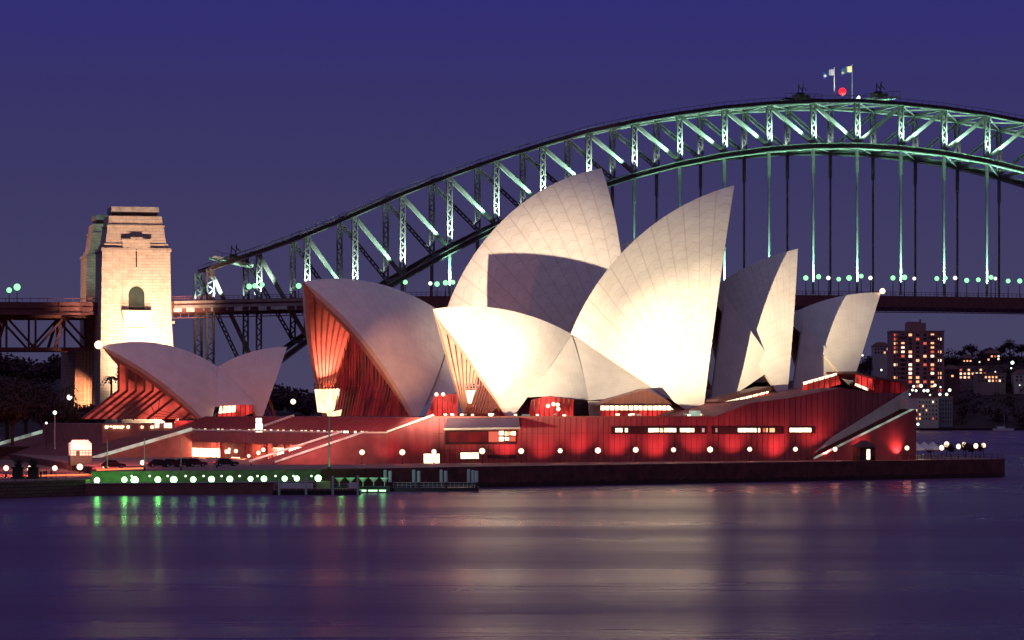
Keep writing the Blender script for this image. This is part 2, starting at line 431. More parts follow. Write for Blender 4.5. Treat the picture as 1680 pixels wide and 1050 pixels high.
# larger concert hall behind
shell('c_south', AC, 23, (497, 462), (737, 522), (683, 692), 62, tile_small, 17, 'shell with its ribbed red mouth open to the left')
shell('c_main', AC, 25, (987, 276), (731, 512), (1030, 692), 72, tile_large, 12, 'tallest shell of all, part shaded by the shell in front')
shell('c_north', AC, 22, (1090, 378), (960, 440), (1110, 690), 72, tile_large, 10)
shell('c_last', AC, 16, (1200, 470), (1080, 500), (1190, 680), 62, tile_small, 10)
# restaurant
shell('r_south', AR, 12, (166, 568), (358, 602), (345, 700), 52, tile_small, 14)
shell('r_north', AR, 10, (471, 569), (357, 602), (428, 692), 52, tile_small, 12)

# side shells that close the arches between big shells
def tri_patch(a, b, c, bulge, n=14):
    nrm = (b-a).cross(c-a).normalized()
    if nrm.y > 0: nrm = -nrm
    vs = []; idx = {}; uv = []
    for i in range(n+1):
        for j in range(n+1-i):
            s, t = i/n, j/n; r = 1-s-t
            idx[i, j] = len(vs); vs.append(a*r+b*s+c*t+nrm*bulge*(s*t+t*r+r*s)*3); uv.append((s, 1-r))
    fs = []
    for i in range(n):
        for j in range(n-i):
            fs.append((idx[i, j], idx[i+1, j], idx[i, j+1]))
            if j < n-i-1: fs.append((idx[i+1, j], idx[i+1, j+1], idx[i, j+1]))
    return vs, fs, uv
def side_shell(ax, off, a, b, c, aoff=0, bulge=.8):
    A, B, C = on_axis(ax, a[0], a[1], aoff), on_axis(ax, b[0], b[1], -off), on_axis(ax, c[0], c[1], -off)
    v, f, uv = tri_patch(A, B, C, bulge)
    mb = MB(); mb.add(v, f, uv)
    d = ax[2]*.8; mb2 = [x+d for x in v]
    mb.add(mb2, [q[::-1] for q in f], uv)
    return mb.build('side_shell', tile_small, HOUSE, smooth=True, recalc=False)
side_shell(AJ, 15, (938, 551), (866, 652), (967, 657), -1.0)
side_shell(AJ, 15.2, (941, 552), (966, 657), (1110, 655), -1.2)
side_shell(AJ, 13, (1190, 486), (1163, 677), (1273, 602), -7, .5)
side_shell(AJ, 10, (1318, 526), (1299, 648), (1389, 613), -6, .4)
side_shell(AC, 20, (738, 526), (694, 668), (765, 640), -1.0)
side_shell(AC, 20.2, (741, 527), (764, 640), (960, 660), -1.2)
side_shell(AR, 9, (358, 604), (350, 668), (420, 664), -1.0, .3)

# podium with steps: one extruded profile
def steps_between(a, b, n):
    r = []
    for i in range(n):
        x0 = a[0]+(b[0]-a[0])*i/n; x1 = a[0]+(b[0]-a[0])*(i+1)/n; z1 = a[1]+(b[1]-a[1])*(i+1)/n
        r += [(x0, z1), (x1, z1)]
    return r
def SZ(px, py): v = WP(px, py); return (S_of(px), v.z)
s_term, z_term = SZ(598, 713); s_t2 = S_of(636); s_up, z_up = SZ(712, 684.6)
z_term = 9.4; z_up = 12.6
podium_top = [(s_term, z_term), (s_t2, z_term)]+steps_between((s_t2, z_term), (s_up, z_up), 14)
podium_top += [(S_of(1170), z_up), SZ(1232, 661), SZ(1300, 652), SZ(1380, 636), SZ(1432, 644), SZ(1490, 645)]
prof = [(s_term, 3.0)]+podium_top+[(S_of(1490), 3.0)]
# split into concave-safe columns: build as strips of quads along s
def profile_solid(top, d0, d1, zb, mb):
    for (s0, z0), (s1, z1) in zip(top, top[1:]):
        if abs(s1-s0) < 1e-6:
            mb.quad(W(s0, d0, z0), W(s0, d1, z0), W(s0, d1, z1), W(s0, d0, z1)); continue
        mb.quad(W(s0, d0, z0), W(s1, d0, z1), W(s1, d1, z1), W(s0, d1, z0))
        mb.quad(W(s0, d0, zb), W(s1, d0, zb), W(s1, d0, z1), W(s0, d0, z0))
        mb.quad(W(s0, d1, zb), W(s1, d1, zb), W(s1, d1, z1), W(s0, d1, z0))
    for s, z in (top[0], top[-1]): mb.quad(W(s, d0, zb), W(s, d1, zb), W(s, d1, z), W(s, d0, z))
    return mb
d_far = D_of(315, s_term)           # where the void of the vehicle concourse ends
pod = MB()
top_r = [p for p in podium_top if p[0] >= s_t2-1e-6]
profile_solid(top_r, 0, 125, 3.0, pod)
podium = pod.build('podium', M_granite, HOUSE)
# terrace slab over the concourse
ter = MB()
for z0, z1, s0, s1, d0, d1 in ((z_term-2.3, z_term, s_term, s_t2+.01, 0, 125),):
    ter.hexa([W(s0, d0, z0), W(s1, d0, z0), W(s1, d1, z0), W(s0, d1, z0), W(s0, d0, z1), W(s1, d0, z1), W(s1, d1, z1), W(s0, d1, z1)])
ter.hexa([W(s_term, 0, 3), W(s_t2, 0, 3), W(s_t2, 12, 3), W(s_term, 12, 3), W(s_term, 0, z_term-2.3), W(s_t2, 0, z_term-2.3), W(s_t2, 12, z_term-2.3), W(s_term, 12, z_term-2.3)])
ter.build('terrace', M_step, HOUSE)
# flights of monumental steps down to the forecourt
def flight(s0, z0, s1, z1, d0, d1, n, name='stair_flight'):
    mb = MB(); top = steps_between((s0, z0), (s1, z1), n); top = [(s0, z0)]+top
    profile_solid(top, d0, d1, 2.0, mb); return mb.build(name, M_step, HOUSE)
s_bot = S_of(452)
flight(s_bot, ZB+.02, s_term, z_term, 0, 11, 30)
flight(s_bot-6, 2.8, s_term, z_term, d_far, d_far+96, 40)
# balustrades: pale rails along flights, lit look by emission
def rails(pts, w=.22, h=.36, name='stair_rail', mat=None):
    mb = MB()
    for a, b in zip(pts, pts[1:]): mb.beam(a, b, w, h)
    return mb.build(name, mat or M_rail, HOUSE)
G_railglow = E('rail_glow', (.66, 1, .78), .42, var=.75, scale=.45, base=(.5, .5, .45))  # rails are no lamps; emission stands in for light on them
zr = .5
rails([W(s_bot, .2, ZB+zr), W(s_term, .2, z_term+zr)], mat=G_railglow)
rails([W(s_term, .2, z_term+.35), W(s_t2, .2, z_term+.35)], .2, .3)
rails([W(s_t2, .2, z_term+zr), W(s_up, .2, z_up+zr)], mat=G_railglow)
rails([W(s_up, .1, z_up+.12), W(S_of(1170), .1, z_up+.12)], .3, .24, mat=M_roofbrown)
rails([W(s_bot-1, 11, ZB+zr), W(s_term, 11, z_term+zr)], mat=G_railglow)
rails([W(s_term, 11, z_term+.35), W(s_term, d_far, z_term+.35)], .25, .3)
rails([W(s_bot-6, d_far, 2.8+zr), W(s_term, d_far, z_term+zr)], .45, .7, mat=G_railglow)
rails([W(s_bot-9, d_far+96, 1.8+zr), W(s_term, d_far+96, z_term+zr), W(s_term+4, d_far+96, z_term+zr)], .5, .8, mat=G_railglow)
rails([W(s_t2, 72, z_term+.3), W(s_up, 72, z_up+.3)], .5, .5)
W_conc = E('concourse_glow', (1, .66, .38), 5.0, var=.6, scale=1.3, stretch=(1, 1, .25))
# concourse interior seen through the opening under the terrace
back = MB(); back.quad(W(s_t2-.05, 12, 3.8), W(s_t2-.05, d_far, 3.8), W(s_t2-.05, d_far, 7.1), W(s_t2-.05, 12, 7.1)); back.build('concourse_wall', M_granite, HOUSE)
def conc(px0, px1, py0, py1, mat, name='concourse_light', so=8.6):
    so = so*.42
    s = s_term+so; d0, d1 = D_of(px0, s), D_of(px1, s)
    y = W(s, (d0+d1)/2).y; z0, z1 = Zof(py1, y), Zof(py0, y)
    mb = MB(); mb.hexa([W(s, d1, z0), W(s+.2, d1, z0), W(s+.2, d0, z0), W(s, d0, z0), W(s, d1, z1), W(s+.2, d1, z1), W(s+.2, d0, z1), W(s, d0, z1)])
    return mb.build(name, mat, HOUSE)
conc(284, 360, 735, 757, W_conc); conc(478, 528, 734, 748, W_conc); conc(448, 480, 735, 756, W_conc)
conc(362, 376, 738, 744, W_strip, so=7.5); conc(380, 392, 750, 753, W_strip, so=7)
conc(300, 360, 757, 760, W_strip, so=5); conc(380, 434, 756, 763, W_strip, so=5); conc(300, 440, 761.5, 764, W_red, so=5.2)
conc(440, 455, 735, 756, W_red)
for px in (365, 405, 441, 470):
    col = MB(); s = s_term+.8; d = D_of(px, s); col.box(W(s, d, 5.5), (.8, .8, 3.2), PE)
    col.build('concourse_column', M_granite, HOUSE)
for i, px in enumerate((330, 400, 460, 500)):
    s = s_term+1.6; point('concourse_lamp', W(s, D_of(px, s), 6.0), 1500, (1, .38, .2), .4)

for px, py, r in ((387, 740, .42), (424, 743, .42), (432, 738, .42), (376, 737, .3), (408, 748, .34), (443, 753, .3), (295, 755, .34)):
    so = s_term+.6; d = D_of(px, so); v = W(so, d); mb = MB(); mb.ball((v.x, v.y, Zof(py, v.y)), r, 10, 8); mb.build('concourse_globe', G_warm, HOUSE, smooth=True)
# restaurant plinth
pl = MB()
def plan_box(px0, px1, d0, d1, z0, z1, mb):
    mb.hexa([W(S_of(px0, d0), d0, z0), W(S_of(px1, d0), d0, z0), W(S_of(px1, d0), d1, z0), W(S_of(px0, d0), d1, z0),
             W(S_of(px0, d0), d0, z1), W(S_of(px1, d0), d0, z1), W(S_of(px1, d0), d1, z1), W(S_of(px0, d0), d1, z1)])
AR_d = 0
resto_d = (AR[0]-PO).dot(PN)-16
plan_box(168, 440, resto_d, resto_d+45, 3, 10.9, pl)
pl.build('restaurant_plinth', M_step, HOUSE)
def front_box(px0, px1, py0, py1, d, mat, name, depth=.3, parent=None):
    a, b = S_of(px0, d), S_of(px1, d); y = W((a+b)/2, d).y
    z0, z1 = Zof(py1, y), Zof(py0, y)
    mb = MB(); mb.hexa([W(a, d, z0), W(b, d, z0), W(b, d+depth, z0), W(a, d+depth, z0), W(a, d, z1), W(b, d, z1), W(b, d+depth, z1), W(a, d+depth, z1)])
    return mb.build(name, mat, parent or HOUSE)
rd_ = resto_d-.4
for px in list(range(176, 206, 5)): front_box(px, px+3, 698.5, 701, rd_, W_strip, 'window')
for px in (173, 186, 192, 198, 209, 232, 248): front_box(px*1.0, px+4, 698.5, 703, rd_, W_hot, 'window')
for px in (255, 270, 276): front_box(px, px+6, 694, 702, rd_, W_strip, 'window')
front_box(288, 318, 690, 706, rd_, W_red, 'window')

# glass walls in the shell mouths
def mouth(name, u, zb, flare, z0, n, glass, mull, lean=0, mw=.22):
    nr, fr = SHELLS[name]; o, e, nn = nr.ax; fw = (nr.P-nr.B); fw.z = 0; fw = e*(1 if fw.dot(e) > 0 else -1)
    pts = []
    for i in range(n+1):
        a = -1+2*i/n; h = nr if a <= 0 else fr
        v = 1-abs(a); v = max(.05, v)
        pts.append(h.pt(u, v, 1.9))
    g = MB(); mm = MB()
    def colpts(p):
        lat = (p-o).dot(nn)
        if p.z > zb:
            q = Vector((p.x, p.y, zb)); r = q+fw*flare; r.z = z0; return [p, q, r]
        t = (p.z-z0)/max(.1, zb-z0); r = p+fw*flare*max(0, t); r.z = z0; return [p, p.lerp(r, .5), r]
    cols = [colpts(p) for p in pts]
    for c0, c1 in zip(cols, cols[1:]):
        for k in range(2): g.quad(c0[k], c1[k], c1[k+1], c0[k+1])
    gw = g.build('glass_wall', glass, HOUSE)
    for c in cols:
        for k in range(2): mm.beam(c[k]+fw*.15, c[k+1]+fw*.15, mw, mw)
    for t in (.25, .5, .75):
        for c0, c1 in zip(cols, cols[1:]): mm.beam(c0[1].lerp(c0[2], t)+fw*.15, c1[1].lerp(c1[2], t)+fw*.15, .12, .12)
    mm.build('mullion', mull, gw)
M_mull = P('bronze_mullion', (.16, .05, .04), .5, var=.2)
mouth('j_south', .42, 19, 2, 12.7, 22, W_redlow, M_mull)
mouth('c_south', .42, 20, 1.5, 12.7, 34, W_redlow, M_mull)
mouth('r_south', .16, 18.5, 9, 12.0, 22, E('resto_glass', (1, .10, .06), .8, var=.95, scale=.16), M_mull, mw=.5)
for nm in ('j_main', 'j_north', 'j_last', 'c_main', 'c_north', 'c_last', 'r_north'):
    mouth(nm, .3, 20, 3, 12.7, 16, M_glassdark, M_mull)
# uplit feet of the south mouths
def foot_glow(name, power, col, dz=2.0):
    nr, fr = SHELLS[name]; o, e, nn = nr.ax
    f = fr.pt(.3, .06, 4.5); f.z = max(f.z, 13.6)+dz
    q = f-e*3.0-nn*4.5; spot('foot_uplight', q, fr.pt(.22, .50, 1.5), power, col, 62, 1.0, .35); point('foot_glow', f-nn*2.5-e*1.0, power*.06, col, .4)
    return f
foot_glow('c_south', 48000, (1, .22, .15)); foot_glow('j_south', 4000, (1, .30, .18)); foot_glow('r_south', 500, (1, .18, .12), .5)
def bright_panel(name, v0, v1, u0, u1, off, mat):
    nr, fr = SHELLS[name]; vs = []
    for v in (v0, v1):
        for k in range(7): vs.append(fr.pt(u0+(u1-u0)*k/6, v, off))
    mb = MB(); mb.add(vs, [(k, k+1, 8+k, 7+k) for k in range(6)]); mb.build('uplit_panel', mat, HOUSE)
W_foot = E('foot_self_glow', (1, .66, .38), 2.4, var=.45, scale=1.1, stretch=(1, 1, .3))  # emission stands in for the bright light at the shell feet
def foot_block(pts, name, off):
    fr = SHELLS[name][1]; D = fr.pt(.2, .12).y+off; mb = MB(); mb.extrude([U(px, py, D) for px, py in pts], (0, .5, 0)); w_ = mb.build('foot_glow_block', W_foot, HOUSE)
    x0, x1 = min(p[0] for p in pts), max(p[0] for p in pts); y0, y1 = min(p[1] for p in pts), max(p[1] for p in pts)
    if y1-y0 > 15:
        fb = MB(); n = 7 if x1-x0 > 30 else 4
        for k in range(n+1):
            f = k/n; a = U(x0+(x1-x0)*f, y0-9, D-.25); b_ = U(x0+(x1-x0)*(.02+.96*f), y0+1.5, D-.25); fb.beam(a, b_, .28, .3)
        for py in (y0-1.5, y0-6): fb.beam(U(x0-1, py, D-.3), U(x1+1, py-.5, D-.3), .22)
        fb.build('fin', M_mull, w_)
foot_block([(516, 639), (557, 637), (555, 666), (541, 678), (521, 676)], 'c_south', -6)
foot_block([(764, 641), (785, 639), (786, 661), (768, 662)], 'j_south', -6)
foot_block([(536, 678), (560, 672), (578, 671), (584, 676), (560, 682), (538, 684)], 'c_south', -9)  # light spilled on the ground, made as a glowing slab
# foyer openings under the side shells (red lit glass) and their bronze roofs
def face_poly(pts, d, mat, name, depth=.4):
    mb = MB(); q = [WP(px, py, d) for px, py in pts]; mb.extrude(q, PN*depth); return mb.build(name, mat, HOUSE)
dJ = 24
fo = face_poly([(868, 684), (873, 656), (900, 650), (942, 655), (942, 684)], dJ+2, W_red, 'foyer_window')
face_poly([(942, 684), (942, 655), (966, 658), (966, 684)], dJ+1.5, M_dark, 'foyer_wall')
face_poly([(968, 684), (966, 658), (985, 658), (985, 684)], dJ, M_edge, 'foyer_pier')
face_poly([(981, 665), (1003, 655), (1062, 638), (1096, 657), (1104, 665)], dJ-3, M_roofbrown, 'foyer_roof', 9)
face_poly([(984, 673), (982, 665.5), (1098, 665.5), (1106, 673)], dJ+1, W_strip, 'foyer_window')
face_poly([(986, 684), (984, 673.3), (1108, 673.3), (1114, 684)], dJ+1, W_red, 'foyer_window')
face_poly([(700, 684), (715, 648), (752, 646), (752, 684)], dJ+36, W_red, 'foyer_window')
for px, py in ((716, 647), (727, 647), (908, 663), (915, 664), (899, 666), (916, 671)):
    v = WP(px, py, dJ+(35 if px < 800 else 1)); mb = MB(); mb.ball(v, .42, 10, 6); mb.build('foyer_lamp', G_warm, HOUSE)
# north foyers
face_poly([(1180, 676), (1186, 660), (1262, 641), (1267, 659), (1215, 664)], 16, W_red, 'foyer_window')
face_poly([(1183, 659.5), (1262, 640.5), (1260, 645), (1184, 664)], 15.2, W_strip, 'foyer_light')
face_poly([(1176, 659), (1182, 655), (1264, 634), (1268, 640), (1184, 660)], 13, M_roofbrown, 'foyer_roof', 6)
face_poly([(1316, 646), (1320, 628), (1374, 613), (1380, 630), (1345, 640)], 10, W_red, 'foyer_window')
face_poly([(1319, 627), (1373, 612), (1372, 616), (1320, 631)], 9.4, W_strip, 'foyer_light')
face_poly([(1404, 634), (1408, 611), (1440, 621), (1484, 626), (1487, 645), (1440, 646)], 5, W_redlow, 'foyer_window')
face_poly([(1404, 630), (1406, 612), (1432, 618), (1434, 640)], 4, W_red, 'foyer_window')
face_poly([(1405, 629), (1424, 637), (1424, 640.5), (1404, 632.5)], 3.4, W_strip, 'foyer_light')
face_poly([(1406, 609), (1440, 618.5), (1488, 625), (1488, 628), (1440, 622), (1406, 612.5)], 2, M_roofbrown, 'foyer_roof', 12)

d_r = resto_d+5
face_poly([(357, 690), (362, 665), (412, 664), (418, 676), (392, 686)], d_r, W_red, 'foyer_window')
face_poly([(360, 678), (362, 666), (388, 665.5), (386, 676)], d_r-.6, W_hot, 'foyer_window')
def window_bars(pts, d, n):
    """bronze glazing bars over a foyer window"""
    mb = MB(); x0, x1 = min(p[0] for p in pts), max(p[0] for p in pts); m_ = len(pts)
    for k in range(n+1):
        px = x0+.6+(x1-x0-1.2)*k/n; ys = []
        for (ax_, ay), (bx, by) in zip(pts, pts[1:]+pts[:1]):
            if (ax_-px)*(bx-px) < 0: ys.append(ay+(by-ay)*(px-ax_)/(bx-ax_))
        if len(ys) >= 2: mb.beam(WP(px, min(ys), d), WP(px, max(ys), d), .16, .2)
    ym = (min(p[1] for p in pts)+max(p[1] for p in pts))/2
    yb = max(p[1] for p in pts)-.1; mb.beam(WP(x0+.6, yb, d), WP(x1-.6, yb, d), .1, .12) if n == 16 else None
    mb.build('glazing_bar', M_mull, HOUSE)
window_bars([(868, 684), (873, 656), (900, 650), (942, 655), (942, 684)], dJ+1.8, 9)
window_bars([(984, 684), (984, 665.5), (1098, 665.5), (1110, 684)], dJ+.7, 16)
window_bars([(700, 684), (715, 648), (752, 646), (752, 684)], dJ+35.6, 6)
window_bars([(1180, 676), (1186, 660), (1262, 641), (1267, 659), (1215, 664)], 15, 8)
window_bars([(1316, 646), (1320, 628), (1374, 613), (1380, 630), (1345, 640)], 9.2, 7)
window_bars([(1404, 634), (1408, 611), (1440, 621), (1484, 626), (1487, 645), (1440, 646)], 3.2, 9)
window_bars([(357, 690), (362, 665), (412, 664), (418, 676), (392, 686)], d_r-.8, 8)
# podium wall features
def rec(px0, px1, py0, py1): return front_box(px0, px1, py0, py1, -.12, M_dark, 'recess_shade_panel', .2)  # proud box; its dark colour stands for the shade of a recess
rc1 = rec(1003, 1160, 699.5, 712); rc2 = rec(1168, 1286, 699.5, 712)
def pane(px0, px1, py0, py1, mat=None, par=None): return front_box(px0, px1, py0, py1, -.2, mat or W_strip, 'window_pane', .2, par)
for a, b_, mt in ((1010, 1021, None), (1025.5, 1030, None), (1064, 1081, None), (1083, 1088, W_hot), (1090, 1109.5, None), (1116, 1135, None), (1136, 1139, W_hot), (1152, 1156, G_railglow)):
    pane(a, b_, 702.5, 709, mt, rc1)
for a, b_, mt in ((1174, 1177, G_railglow), (1211, 1229, None), (1230, 1241, None), (1244, 1247, W_hot), (1252, 1256, W_homer), (1257.5, 1259.5, W_hot), (1263, 1271, W_home)):
    pane(a, b_, 702.5, 709, mt, rc2)
rc3 = rec(1294, 1338, 700, 711); pane(1296, 1331, 702, 709, None, rc3)
# entrance canopy
can = MB(); can.hexa([WP(731, 703, -.02), WP(853, 701, -.02), WP(853, 701, -4), WP(729, 703, -4), WP(733, 686.5, -.02), WP(851, 685.8, -.02), WP(851, 685.8, -.6), WP(733, 686.5, -.6)])
can.build('entrance_canopy', P('canopy_roof', (.22, .12, .16), .6, var=.1), HOUSE)
cl = MB(); cl.beam(WP(729, 704, -4), WP(853, 702.2, -4), .3, .35); cl.build('canopy_edge', M_edge, HOUSE)
rc4 = front_box(731, 849, 706, 729, -.15, M_dark, 'recess_shade_panel', .2)
front_box(734, 800, 709, 725, -.25, W_redlow, 'window_pane', .2, rc4)
for a, b_, y0, y1, mt in ((802, 818, 708, 725, W_homer), (819, 826.5, 707, 714, W_strip), (819, 826.5, 716.5, 724, W_strip), (828.5, 835, 708, 715, W_hot), (828.5, 835, 717, 723, W_strip), (836, 846, 708, 714, W_hot), (836, 846, 716, 724, W_homer)):
    front_box(a, b_, y0, y1, -.25, mt, 'window_pane', .2, rc4)
rc5 = front_box(694.5, 722.5, 743.5, 760.5, -.15, M_dark, 'recess_shade_panel', .2); front_box(695.5, 721, 744.5, 760, -.25, W_strip, 'window_pane', .2, rc5)
rc6 = front_box(755, 786.5, 741.5, 753.5, -.15, M_dark, 'recess_shade_panel', .2); front_box(756, 785.5, 742.5, 752.5, -.25, W_strip, 'window_pane', .2, rc6)
front_box(800, 846, 746, 752, -.1, M_dark, 'recess_shade_panel', .2)
# wall joints
jt = MB()
for i, px in enumerate(range(720, 1490, 9)):
    s = S_of(px); zt = z_up
    for (s0, z0), (s1, z1) in zip(top_r, top_r[1:]):
        if s0 <= s <= s1 and s1 > s0: zt = z0+(z1-z0)*(s-s0)/(s1-s0)
    jt.beam(W(s, -.02, 3.8), W(s, -.02, zt-.1), .10, .08, up=tuple(PN))
for z_ in (6.3, 9.5):
    jt.beam(W(s_up, -.02, z_), W(S_of(1488), -.02, z_), .08, .08)
jt.build('wall_joint', P('joint_dark', (.17, .045, .05), .85, var=.1), HOUSE)
# outer stair on the right with pale glowing rail
sa, sb = S_of(1322), S_of(1490)
st = MB()
nst = 34
for i in range(nst):
    s0 = sa+(sb-sa)*i/nst; s1 = sa+(sb-sa)*(i+1)/nst; zz = ZB+(Zof(672, W(sb, -3).y)-ZB)*(i+1)/nst
    st.hexa([W(s0, -3, ZB), W(s1, -3, ZB), W(s1, -.01, ZB), W(s0, -.01, ZB), W(s0, -3, zz), W(s1, -3, zz), W(s1, -.01, zz), W(s0, -.01, zz)])
st.build('outer_stair', M_granite, HOUSE)
ztop = Zof(672, W(sb, -3).y)
rails([W(sa, -3.1, ZB+.4), W(sb, -3.1, ztop+.5)], .22, .38, mat=G_railglow)
pw = MB(); pw.extrude([W(sa+2, -.35, ZB+1.6), W(sb, -.35, ztop+1), W(sb, -.35, ztop+4.2), W(sa+6, -.35, ZB+4.6)], PN*.2); pw.build('stair_parapet', M_edge, HOUSE)
lb = MB(); lb.box(W(sb-1, -1.6, ztop+1.2), (2.6, 3.4, 2.2), PE); lb.build('stair_landing', M_edge, HOUSE)
# glowing boxes added as glints of lit people and tables on the podium
gl = random.Random(5)
for k in range(26):
    px = gl.choice([gl.uniform(715, 860), gl.uniform(860, 965), gl.uniform(1115, 1165), gl.uniform(985, 1100)])
    v = WP(px, 680.5+gl.uniform(-1, 1), 3+gl.uniform(0, 10)); mb = MB(); mb.box(v, (.5+gl.random()*.6, .3, .35)); mb.build('terrace_glint', gl.choice([G_white, W_strip, G_railglow]), HOUSE)
for k in range(30):
    px = 318+k*9.8+gl.uniform(-3, 3)
    if px > 610: break
    d = D_of(px, s_t2-1.2); v = W(s_t2-1.2, d, z_term+.35); mb = MB(); mb.box(v, (.4, .5+gl.random()*.6, .4)); mb.build('terrace_glint', gl.choice([G_white, W_strip, G_railglow]), HOUSE)
bs = MB(); v = WP(1140, 679, 5); bs.box(v, (2.2, 1, 1.3)); bs.build('kiosk_light', G_railglow, HOUSE)

# beacons on two shell tips
for nm, r in (('r_south', .95), ('j_last', .6)):
    mb = MB(); p = SHELLS[nm][0].P; mb.ball(p+Vector((-.5 if nm[0] == 'r' else .3, -.6, .3)), r, 12, 8); mb.build('tip_beacon', G_tip, HOUSE)


# floodlights on two of the quay masts
F1 = Vector((-33.5, 521.5, 11.6)); F2 = Vector((-64, 515.5, 8.0))
spot('floodlight_south', F1, U(835, 575, 640), 1150000, (1, .80, .53), 19, .85, .4, 1.1)
spot('floodlight_hall', F1, U(885, 475, 712), 2500000, (1, .76, .54), 16, .85, .4, 1.1)
spot('floodlight_main', F2, U(1085, 530, 640), 1450000, (1, .80, .53), 21, .85, .4, 1.2)
spot('floodlight_north', F2, U(1225, 535, 650), 2500000, (1, .78, .52), 12, 1.0, .4, 1.2)
spot('floodlight_rear', F1, U(655, 590, 680), 800000, (1, .42, .20), 8, 1.0, .5)

# ------------------------------------------------------------------ harbour bridge
BA = rad(14.4); BE = Vector((math.cos(BA), math.sin(BA), 0)); BN = Vector((-math.sin(BA), math.cos(BA), 0))
B0 = Vector(((345-CX)*1134.7/FPX, 1134.7, 0)); PAN = 18.29
def bp_(t, off=0, z=0): v = B0+BE*(t*PAN)+BN*off; return Vector((v.x, v.y, z))
def zpx(i, py): return CH+(HY-py)*bp_(i).y/FPX
up_px = [440, 413, 385, 352, 318, 288, 261, 237, 215, 199, 186, 176, 169.5, 166, 165]
UZ = [zpx(i, y) for i, y in enumerate(up_px)]; UZ = UZ+UZ[-2::-1]
LZ = [118-.541*(14-i)**2 for i in range(29)]
LZ[0] = 12; LZ[28] = 12
def deckz(t): return 54.2+5.2*(1-((t-14)/16.0)**2) if -2 <= t <= 30 else 54.2+5.2*(1-1)-.02*abs(t)
BRIDGE = thing('harbour_bridge', 'great steel arch bridge lit green, its deck hung below the arch', 'bridge', (B0.x, B0.y, 0))
WT = 30.0
def strut(name, p0, p1, w, mat, lace=True, depth=1.5):
    """two flange plates joined by zig-zag lacing"""
    mb = MB(); p0, p1 = Vector(p0), Vector(p1); d = p1-p0; L = d.length
    if L < 1: return
    if not lace: mb.beam(p0, p1, w, depth, up=tuple(BN)); return mb.build(name, mat, BRIDGE)
    u = d.normalized(); sx = u.cross(BN).normalized()
    for sg in (-1, 1): mb.beam(p0+sx*sg*w*.40, p1+sx*sg*w*.40, w*.22, depth, up=tuple(BN))
    n = max(2, int(L/1.9))
    for k in range(n):
        a, b = p0+d*(k/n), p0+d*((k+1)/n); sg = 1 if k % 2 else -1
        mb.beam(a+sx*sg*w*.4, b-sx*sg*w*.4, .42, .35, up=tuple(BN))
    return mb.build(name, mat, BRIDGE)
for off in (0, WT):
    up, lo, lip, lip2 = MB(), MB(), MB(), MB()
    for i in range(28):
        up.beam(bp_(i, off, UZ[i]), bp_(i+1, off, UZ[i+1]), 1.1, 1.5)
        lo.beam(bp_(i, off, LZ[i]), bp_(i+1, off, LZ[i+1]), 1.2, 2.0)
        for dz_ in (-.85,): lip.beam(bp_(i, off-.1, UZ[i]+dz_), bp_(i+1, off-.1, UZ[i+1]+dz_), 1.7, .42)  # lip added to draw the bright lit line in pale colour
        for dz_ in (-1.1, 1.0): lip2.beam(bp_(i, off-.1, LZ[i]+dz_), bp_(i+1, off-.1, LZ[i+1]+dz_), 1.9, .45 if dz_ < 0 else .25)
    # walkway handrail on the top chord
    for i in range(28):
        a, b_ = bp_(i, off, UZ[i]+2.0), bp_(i+1, off, UZ[i+1]+2.0); up.beam(a, b_, .14, .14)
        for k in range(6):
            q = a.lerp(b_, k/6); up.beam(q, q-Vector((0, 0, 1.4)), .13)
    uo = up.build('upper_chord', M_chord, BRIDGE); lw = lo.build('lower_chord', M_chord, BRIDGE); lip.build('chord_lit_lip', M_lip_lit, uo); lip2.build('chord_lit_lip', M_lip_lit, lw)
    for i in range(29):
        strut('vertical_post', bp_(i, off, LZ[i]+1), bp_(i, off, UZ[i]-.5), 2.2 if i else 3.2, M_steel)
        if i < 14: strut('diagonal_brace', bp_(i, off, UZ[i]-1), bp_(i+1, off, LZ[i+1]+1), 1.4, M_steel, lace=(off > 0))
        elif i < 28: strut('diagonal_brace', bp_(i+1, off, UZ[i+1]-1), bp_(i, off, LZ[i]+1), 1.4, M_steel, lace=(off > 0))
        dz = deckz(i)
        if 4 <= i <= 24 and LZ[i] > dz+2:
            top = LZ[i]-1; mid = max(dz, top-9.5)
            h = MB(); h.beam(bp_(i, off, top), bp_(i, off, mid), 1.15, 1.0, up=tuple(BN)); h.beam(bp_(i, off, mid), bp_(i, off, dz), .72, .6, up=tuple(BN)); h.build('hanger', M_steel, BRIDGE)
    if off == 0: pass
